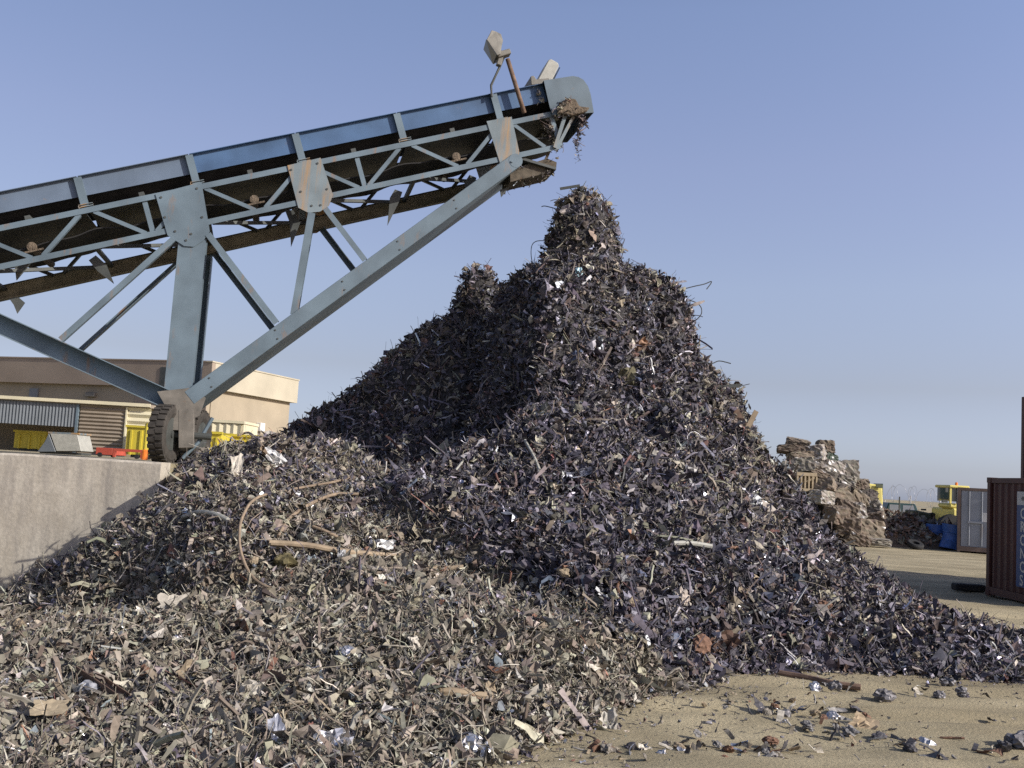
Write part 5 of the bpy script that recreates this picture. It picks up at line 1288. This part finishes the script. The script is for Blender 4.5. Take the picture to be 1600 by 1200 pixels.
# slotted crate
r = at(1262, 752, 42.8); ct = empty('slotted_crate', (r.x, r.y, r.z - .5), 'pale tan slotted metal crate stuck in the edge of the bale stack', 'crate')
b = MB(); b.abox((r.x - .45, r.y, r.z - .42), (r.x + .38, r.y + .5, r.z - .3)); b.abox((r.x - .45, r.y, r.z + .22), (r.x + .38, r.y + .5, r.z + .36)); b.abox((r.x - .45, r.y + .3, r.z - .298), (r.x + .38, r.y + .5, r.z + .218)); b.build('body', M['board'], ct)
for k in range(6):
    x = r.x - .44 + k * .158; b = MB(); b.abox((x, r.y + .01, r.z - .298), (x + .06, r.y + .12, r.z + .218)); b.build('slat', M['board'], ct)

# mixed scrap mound further right
mx = np.arange(14.0, 21.5, .12); my = np.arange(43.2, 50, .12); mX, mY = np.meshgrid(mx, my, indexing='ij')
toppx = np.array([1340, 1365, 1385, 1400, 1420, 1440, 1455, 1470, 1500]); toppy = np.array([778, 794, 810, 811, 812, 815, 815, 818, 825])
mPX = 800 + FPX * (mX / mY)
ht = np.interp(mPX, toppx, 2 + (781 - toppy) * 46 / 1600 + .15)
prof_ = np.clip((mY - 43.6 - .5 * fbm(mX * .8, mY * .1, 2)) / 2.0, 0, 1); prof_ = np.sqrt(prof_) * np.clip((49.8 - mY) / 2, 0, 1)
mZ = (ht + .35 * fbm(mX * .9, mY * .9, 3)) * prof_ - .05
gxx, gyy = np.gradient(mZ, .12, .12); mN = np.stack([-gxx, -gyy, np.ones_like(mZ)], -1); mN /= np.linalg.norm(mN, axis=-1)[..., None]
okm = (mZ > .02); ch = rng.choice(mZ.size, 3600, p=(okm / okm.sum()).ravel()); ii, jj = np.unravel_index(ch, mZ.shape)
pos = np.stack([mX[ii, jj] + rng.uniform(-.06, .06, 3600), mY[ii, jj] + rng.uniform(-.06, .06, 3600), mZ[ii, jj] + .03], -1)
col = colours(3600, np.full(3600, .75)); bb = rng.random(3600); col[:, :3] *= 1.25; col[bb < .45, :3] = np.array([.21, .135, .095]) * rng.uniform(.5, 1.4, (int((bb < .45).sum()), 1)); 
V, Lp, St, C = fragment_arrays(pos, mN[ii, jj], np.exp(rng.uniform(math.log(.09), math.log(.36), 3600)), rng.choice(4, 3600, p=[.5, .15, .1, .25]), np.full(3600, .35), col)
idm = np.arange(mZ.size).reshape(mZ.shape); qm = np.stack([idm[:-1, :-1], idm[1:, :-1], idm[1:, 1:], idm[:-1, 1:]], -1).reshape(-1, 4)
k0, l0 = len(V), len(Lp); V = np.concatenate([V, np.stack([mX, mY, mZ], -1).reshape(-1, 3)]); Lp = np.concatenate([Lp, (qm + k0).ravel()]); St = np.concatenate([St, l0 + np.arange(len(qm)) * 4]); C = np.concatenate([C, np.tile([.11, .085, .062, 0], (mZ.size, 1))])
o = np_mesh('mixed_scrap_mound', V, Lp, St, M['scrap'], C, (17, 46, 0)); tag(o, 'low brown mound of mixed scrap between the bales and the blue drums', 'scrap heap', kind='stuff')

# ------------------------------------------------------------------ vehicles at the back
d_ = 56.0
def P_(x, y, d=None): return at(x, y, d or d_)
tr = empty('yellow_truck', (P_(1368, 800).x, d_ + 1, 0), 'pale yellow truck cab with a green side window rising behind the bale stack', 'truck')
xa, xb = P_(1354, 770).x, P_(1382, 770).x; zt, zb = P_(1368, 755).z, .55
b = MB(); b.hexa([Vector(v) for v in ((xa, d_, zb), (xb, d_, zb), (xb, d_ + 2.0, zb), (xa, d_ + 2.0, zb), (xa, d_ + .05, zt - .02), (xb - .08, d_ + .1, zt - .1), (xb - .08, d_ + 1.9, zt - .1), (xa, d_ + 1.9, zt - .02))]); b.build('cab', M['pale_yellow'], tr, bevel=.06)
b = MB(); zm_ = P_(1380, 770).z; b.abox((xb - .045, d_ + .3, zm_ - .15), (xb + .03, d_ + 1.6, zm_ + .5)); b.build('window', M['car_green'], tr, bevel=.02)
b = MB(); b.abox((xb - .5, d_ - .06, zm_ + .25), (xb - .12, d_ - .005, zt - .05)); b.build('sun_visor', M['olive'], tr, bevel=.02)
b = MB(); b.abox((xa - 4.2, d_ + .1, .8), (xa - .05, d_ + 1.9, 1.9)); b.build('load_body', M['pale_yellow'], tr, bevel=.05)
for x in (xa - 3.4, xa + .7):
    for y in (d_ + .05, d_ + 1.6):
        b = MB(); b.lathe((x, y + .15, .5), (0, 1, 0), [(.3, -.16), (.48, -.15), (.5, 0), (.48, .15), (.3, .16)], 20); b.build('wheel', M['black'], tr)

cg = empty('parked_car', (P_(1411, 800, 58).x, 59, 0), 'dark green off-road car parked behind the mixed scrap mound', 'car')
cx_, y0 = cg.location.x, 58.0; zr_ = P_(1411, 786.5, 58).z; hw = (P_(1437, 790, 58).x - P_(1386, 790, 58).x) / 2
b = MB(); b.abox((cx_ - hw - .35, y0, .45), (cx_ + hw + .15, y0 + 1.75, 1.22)); b.build('body', M['car_green'], cg, bevel=.09)
b = MB(); zc = 1.215; b.hexa([Vector(v) for v in ((cx_ - hw - .05, y0 + .08, zc), (cx_ + hw + .05, y0 + .08, zc), (cx_ + hw + .05, y0 + 1.67, zc), (cx_ - hw - .05, y0 + 1.67, zc), (cx_ - hw + .2, y0 + .25, zr_), (cx_ + hw - .12, y0 + .25, zr_), (cx_ + hw - .12, y0 + 1.5, zr_), (cx_ - hw + .2, y0 + 1.5, zr_))]); b.build('cabin', M['car_green'], cg, bevel=.05)
for (a_, c_) in ((-.8, -.08), (.02, .78)):
    b = MB(); z0_, z1_ = zc + .08, zr_ - .1
    yb = lambda z: y0 + .08 + .17 * (z - zc) / (zr_ - zc) - .012
    b.add([(cx_ + hw * a_, yb(z0_), z0_), (cx_ + hw * c_, yb(z0_), z0_), (cx_ + hw * (c_ - .06), yb(z1_), z1_), (cx_ + hw * (a_ + .06), yb(z1_), z1_)] + [(cx_ + hw * a_, yb(z0_) + .05, z0_), (cx_ + hw * c_, yb(z0_) + .05, z0_), (cx_ + hw * (c_ - .06), yb(z1_) + .05, z1_), (cx_ + hw * (a_ + .06), yb(z1_) + .05, z1_)], [(0, 1, 2, 3), (7, 6, 5, 4), (0, 4, 5, 1), (1, 5, 6, 2), (2, 6, 7, 3), (3, 7, 4, 0)]); b.build('window', M['window'], cg)
for x in (cx_ - hw * .8, cx_ + hw * .75):
    for y in (y0 + .05, y0 + 1.7):
        b = MB(); b.lathe((x, y, .36), (0, 1, 0), [(.2, -.1), (.35, -.09), (.36, 0), (.35, .09), (.2, .1)], 20); b.build('wheel', M['black'], cg)
b = MB(); ax_ = P_(1405, 800, 57.6).x; b.tube([(ax_, 57.6, 0), (ax_, 57.6, P_(1405, 776, 57.6).z)], .04, 8); o = b.build('fence_post', M['dark_steel'], base=(ax_, 57.6, 0)); tag(o, 'thin dark post standing in front of the dark green car', 'post')

ld = empty('wheel_loader', (P_(1497, 800, 52).x, 53, 0), 'yellow wheel loader cab with an orange beacon and mirror behind the grey container', 'loader')
d2 = 52.0; Q = lambda x, y: at(x, y, d2)
xa, xb = Q(1484, 770).x, Q(1512, 770).x; zr_ = Q(1497, 758.5).z; zs = Q(1497, 784).z
b = MB(); b.abox((xa - .06, d2 - .1, zr_ - .14), (xb + .06, d2 + 1.7, zr_)); b.build('cab_roof', M['pale_yellow'], ld, bevel=.04)
b = MB(); b.abox((xa + .02, d2 + .04, zs), (xb - .02, d2 + 1.55, zr_ - .142)); b.build('cab_glass', M['glass'], ld)
for x in (xa, xa + .36, xb - .1):
    b = MB(); b.abox((x, d2 - .03, zs - .1), (x + .09, d2 + .06, zr_ - .143)); b.build('cab_pillar', M['pale_yellow' if x == xa else 'dark_steel'], ld)
b = MB(); b.abox((xa + .15, d2 - .05, .75), (xb + .3, d2 + 2.6, zs - .34)); b.abox((xa + .02, d2 + .05, zs - .339), (xb, d2 + 1.5, zs - .1)); b.build('body', M['pale_yellow'], ld, bevel=.08)
b = MB(); b.lathe((xa + .55, d2 + .5, zr_), (0, 0, 1), [(.07, 0), (.07, .12), (.04, .16), (.001, .17)], 12); b.build('beacon', M['orange'], ld)
b = MB(); b.tube([Q(1484, 764), Q(1479, 762), Q(1479, 764)], .02, 6); b.abox((Q(1477, 764).x, d2 - .05, Q(1478, 769).z), (Q(1481, 764).x, d2 + .05, Q(1478, 762).z)); b.build('mirror', M['dark_steel'], ld)
b = MB(); b.abox((Q(1472, 783).x, d2 - .06, Q(1475, 785).z), (Q(1480, 783).x, d2 + .06, Q(1475, 781).z)); b.build('work_lamp', M['dark_steel'], ld)
for x, y in ((xa + .1, d2 + .1), (xb + .2, d2 + .1), (xa + .1, d2 + 2.3), (xb + .2, d2 + 2.3)):
    b = MB(); b.lathe((x, y, .7), (0, 1, 0), [(.35, -.22), (.66, -.2), (.7, 0), (.66, .2), (.35, .22)], 22); b.build('wheel', M['black'], ld)

# razor wire fence
fe = empty('razor_wire_fence', (P_(1430, 790, 64).x, 64, 0), 'faint coiled razor wire along the top of the far boundary fence', 'fence')
xa, xb = at(1330, 780, 64).x, at(1700, 780, 64).x; zw = at(1430, 775, 64).z
b = MB(); cp = []; n = 900
for i in range(n):
    t = i / n; x = xa + (xb - xa) * t; ph = t * 2 * math.pi * 34; cp.append(Vector((x + .35 * math.cos(ph * .37), 64 + .45 * math.cos(ph), zw + .55 * math.sin(ph) + .1 * math.sin(x * 2.1))))
b.tube(cp, .008, 4); b.build('wire_coil', M['wire'], fe)
for k in range(9):
    x = xa + (xb - xa) * k / 8; b = MB(); b.tube([(x, 64, 0), (x, 64, zw)], .04, 6); b.build('post', M['wire'], fe)
b = MB()
for z in (.5, 1.1, 1.6, zw - .3): b.tube([(xa, 64, z), (xb, 64, z)], .010, 4)
b.build('strand', M['wire'], fe)

# olive tank, blue drums, tyre heap, grey container
d3 = 46.0
def drum(px, py, d, lab, mt, tilt, rad=.33, hgt=.95, squash=0.0):
    p = on_ground(px, py); r_ = np.random.default_rng(int(px)); root = empty('blue_drum', (p.x, p.y, 0), lab, 'drum')
    b = MB(); prof = [(.001, .02), (rad * .96, .02), (rad, .0), (rad, .3 * hgt), (rad * 1.05, .33 * hgt), (rad, .36 * hgt), (rad, .63 * hgt), (rad * 1.05, .66 * hgt), (rad, .69 * hgt), (rad, hgt), (rad * .96, hgt), (rad * .95, hgt - .03), (.001, hgt - .03)]
    b.lathe((0, 0, 0), (0, 0, 1), prof, 28)
    for i, v in enumerate(b.v):
        k = 1 + squash * .35 * math.sin(v.z * 7 + px) ; a_ = math.atan2(v.y, v.x); dent = 1 - squash * .35 * max(0, math.cos(a_ + 1.9)) * math.exp(-((v.z - .5) / .25) ** 2)
        v = Vector((v.x * k * dent, v.y * dent, v.z)); v = Matrix.Rotation(tilt, 3, 'Y') @ v; b.v[i] = v + Vector((p.x, p.y, .0 + abs(math.sin(tilt)) * rad * .9))
    b.build('shell', M[mt], root)
    b = MB(); c_ = Matrix.Rotation(tilt, 3, 'Y') @ Vector((.15, 0, hgt - .028)); c_ = c_ + Vector((p.x, p.y, abs(math.sin(tilt)) * rad * .9)); b.lathe(c_, Matrix.Rotation(tilt, 3, 'Y') @ Vector((0, 0, 1)), [(.04, 0), (.04, .04), (.001, .041)], 10); b.build('bung', M['white'], root)
    return root
drum(1460, 856, 45, 'upright blue steel drum left of the dented blue drum', 'drum', .06, .42, .98)
drum(1484, 859, 44, 'dented leaning blue drum against the grey container', 'drum', .14, .40, 1.0, .5)
p = at(1443, 806, d3); tk = empty('olive_tank', (p.x, d3, 0), 'olive green steel tank end propped on the mound above the blue drums', 'tank')
b = MB(); b.prism([at(x, y, d3) for x, y in ((1431, 797), (1455, 802), (1456, 814), (1432, 817))], Vector((0, 1.3, 0))); b.build('shell', M['olive'], tk, bevel=.05)
b = MB(); b.tube([at(1443, 797.5, d3 + .5), at(1443, 795, d3 + .5)], .12, 12); b.build('filler_cap', M['dark_steel'], tk)
b = MB(); b.prism([at(x, y, d3 - .3) for x, y in ((1436, 818), (1452, 815), (1454, 822), (1434, 842), (1428, 838))], Vector((0, .9, 0))); o = b.build('crumpled_sheet', M['black'], base=at(1440, 842, d3 - .3), bevel=.03); tag(o, 'black crumpled panel leaning below the olive tank', 'panel')
for k, (px, py, rx) in enumerate(((1430, 858, .1), (1416, 852, .9), (1438, 850, .5))):
    q = on_ground(px, py); b = MB(); ax_ = Vector((math.sin(rx), -.4, math.cos(rx))).normalized(); b.lathe(q + Vector((0, 0, .16 + .2 * math.sin(rx))), ax_, [(.16, -.09), (.3, -.1), (.34, -.04), (.34, .04), (.3, .1), (.16, .09), (.16, -.09)], 24)
    o = b.build('old_tyre', M['black'], base=q); tag(o, ('worn black tyre lying flat just left of the blue drums', 'black tyre leaning on the foot of the mixed scrap mound', 'black tyre half hidden behind the upright blue drum')[k], 'tyre', 'old tyres by the mixed scrap mound')

gc = empty('grey_container', (at(1497, 800, 42.0).x, 42.0, 0), 'closed grey blue container doors with brown edge, behind the rust red container', 'container')
ya = 42.0; xa = at(1497, 800, ya).x; xb = xa + 2.44; zt = at(1510, 762, ya).z
b = MB(); b.abox((xa, ya + .06, .12), (xb, ya + 6.0, zt - .02)); b.build('body', M['cont_brown'], gc)
xm = (xa + xb) / 2
for (p_, q_) in ((xa + .12, xm - .03), (xm + .03, xb - .12)):
    dr = MB(); dr.abox((p_, ya, .25), (q_, ya + .058, zt - .12)); dq = dr.build('door', M['cont_grey'], gc)
    b = MB()
    for x in (p_ + .3, q_ - .3): b.tube([(x, ya - .04, .3), (x, ya - .04, zt - .15)], .022, 8)
    b.build('lock_rod', M['cont_grey'], dq)
    b = MB(); b.abox((p_ + .25, ya - .07, 1.2), (q_ - .25, ya - .045, 1.28)); b.build('handle', M['cont_grey'], dq)
b = MB(); b.abox((xm - .36, ya - .012, 1.28), (xm - .05, ya - .002, 1.65)); b.abox((xm + .05, ya - .012, 1.28), (xm + .36, ya - .002, 1.65)); b.build('door_plate', M['white'], gc)
for (x, y0_) in ((xa - .02, ya - .03), (xb - .10, ya - .03)):
    b = MB(); b.abox((x, y0_, 0.02), (x + .12, y0_ + .15, zt)); b.build('corner_post', M['cont_brown'], gc)
b = MB(); b.abox((xa + .102, ya - .03, zt - .115), (xb - .102, ya + .1, zt - .002)); b.build('frame_rail', M['cont_brown'], gc)
b = MB(); b.abox((xa + .102, ya - .03, .06), (xb - .102, ya + .1, .245)); b.build('frame_rail', M['cont_brown'], gc)
gc.rotation_euler.z = -math.atan2(xa, ya) * .97
q = on_ground(1541, 858); b = MB(); b.lathe(Vector((q.x, q.y, 0)), (0, 0, 1), [(.25, 0), (.25, .85), (.12, 1.0), (.10, 1.25), (.001, 1.26)], 20); o = b.build('gas_bottle', M['yellow'], base=q, smooth=False); tag(o, 'yellow gas bottle standing between the grey and the rust red container', 'gas bottle')

# rust red container: its end wall faces the heap, long side runs off to the right
rc = empty('rust_red_container', (11.9, 22, 0), 'rust red container with a vertical blue lettered panel at the right edge', 'container')
X0 = at(1541, 850, 23.0).x; Y1, Y0 = 23.0, 20.56; H_ = 2.59; X1 = X0 + 6.06
b = MB(); b.abox((X0 + .07, Y0 + .03, .16), (X1, Y1 - .03, H_ - .02)); b.build('body', M['red_rust'], rc)
b = MB(); vs = []; fs = []; ys = np.arange(Y0 + .16, Y1 - .155, .07); dx_ = [0, 0, .032, .032]
for i, y in enumerate(ys):
    for z in (.2, H_ - .12): vs.append((X0 + .03 + dx_[i % 4], y, z))
    for z in (.2, H_ - .12): vs.append((X0 + .068, y, z))
n_ = len(ys)
for i in range(n_ - 1):
    k = i * 4; fs += [(k, k + 1, k + 5, k + 4), (k + 2, k + 6, k + 7, k + 3)]
b.add(vs, fs); b.build('end_wall', M['red_rust'], rc)
for y in (Y0, Y1 - .15):
    b = MB(); b.abox((X0, y, .02), (X0 + .16, y + .15, H_)); b.build('corner_post', M['red_rust'], rc, bevel=.01)
b = MB(); b.abox((X0 + .005, Y0 + .152, H_ - .115), (X0 + .12, Y1 - .152, H_ - .003)); b.build('frame_rail', M['red_rust'], rc)
b = MB(); b.abox((X0 + .005, Y0 + .152, .04), (X0 + .12, Y1 - .152, .195)); b.build('frame_rail', M['red_rust'], rc)
b = MB()
for y in (Y0 - .006, Y1 - .172):
    for z in (-.0, H_ - .11): b.abox((X0 - .006, y, z + .003), (X0 + .17, y + .178, z + .118))
b.build('corner_casting', M['red_rust'], rc)
yp = 21.66                                    # left edge of the lettered panel (far edge)
zz = lambda py: (EYE + ray(1592, py) * (X0 / ray(1592, py).x)).z
zw1, zw0, zb0 = zz(768), zz(789), zz(917)
b = MB(); b.abox((X0 + .008, yp - .62, zb0), (X0 + .026, yp, zw0 - .004)); pn = b.build('name_panel', M['sign_blue'], rc)
b = MB(); b.abox((X0 + .008, yp - .62, zw0), (X0 + .026, yp, zw1)); lp = b.build('emblem_panel', M['sign_white'], rc)
zc = (zw0 + zw1) / 2
b = MB()
em = [(-.18, .0), (-.23, .045), (-.29, .03), (-.34, .075), (-.40, .035), (-.46, .05), (-.42, .0), (-.45, -.045), (-.37, -.03), (-.31, -.075), (-.27, -.03), (-.22, -.05)]
b.prism([Vector((X0 + .0045, yp + y, zc + z)) for y, z in em], Vector((.003, 0, 0))); b.build('emblem', M['sign_dark'], lp)
lets = 'CRONOS'; ph_ = (zw0 - zb0) / 6.15
for i, chh in enumerate(lets):
    cu = bpy.data.curves.new('letter', 'FONT'); cu.body = chh; cu.size = ph_ * 1.12; cu.extrude = .0015; cu.offset = .006
    tmp = bpy.data.objects.new('letter', cu); lm = bpy.data.meshes.new_from_object(tmp); bpy.data.objects.remove(tmp)
    oo = bpy.data.objects.new('letter', lm); COL.objects.link(oo); lm.materials.clear(); lm.materials.append(M['sign_white'])
    oo.rotation_euler = (R(90), 0, R(-90)); z_ = zw0 - .05 - ph_ * (i + .82)
    oo.location = Vector((X0 + .0055, yp - .155, z_)) - OFF[pn]; oo.parent = pn
# second container stacked behind it, further right
sc_ = empty('stacked_container', (15, 25, 0), 'dark red container stack standing behind the lettered container at the right edge', 'container')
xs_ = at(1595, 700, 25.65).x; zt = at(1595, 613, 24.6).z
b = MB(); b.abox((xs_ + .03, 23.4, 2.62), (xs_ + 6, 25.6, zt - .03)); b.abox((xs_ + .03, 23.4, .1), (xs_ + 6, 25.6, 2.615)); b.build('body', M['red_rust'], sc_)
for y in (23.35, 25.5):
    b = MB(); b.abox((xs_, y, .02), (xs_ + .16, y + .15, zt)); b.build('corner_post', M['red_rust'], sc_, bevel=.01)
# low black block in the shade by the container
q = on_ground(1513, 924); b = MB(); b.abox((q.x - .34, q.y - .15, .01), (q.x + .34, q.y + .15, .17)); o = b.build('rubber_block', M['black'], base=q, bevel=.03); tag(o, 'low black rubber block lying in the shadow beside the rust red container', 'block')
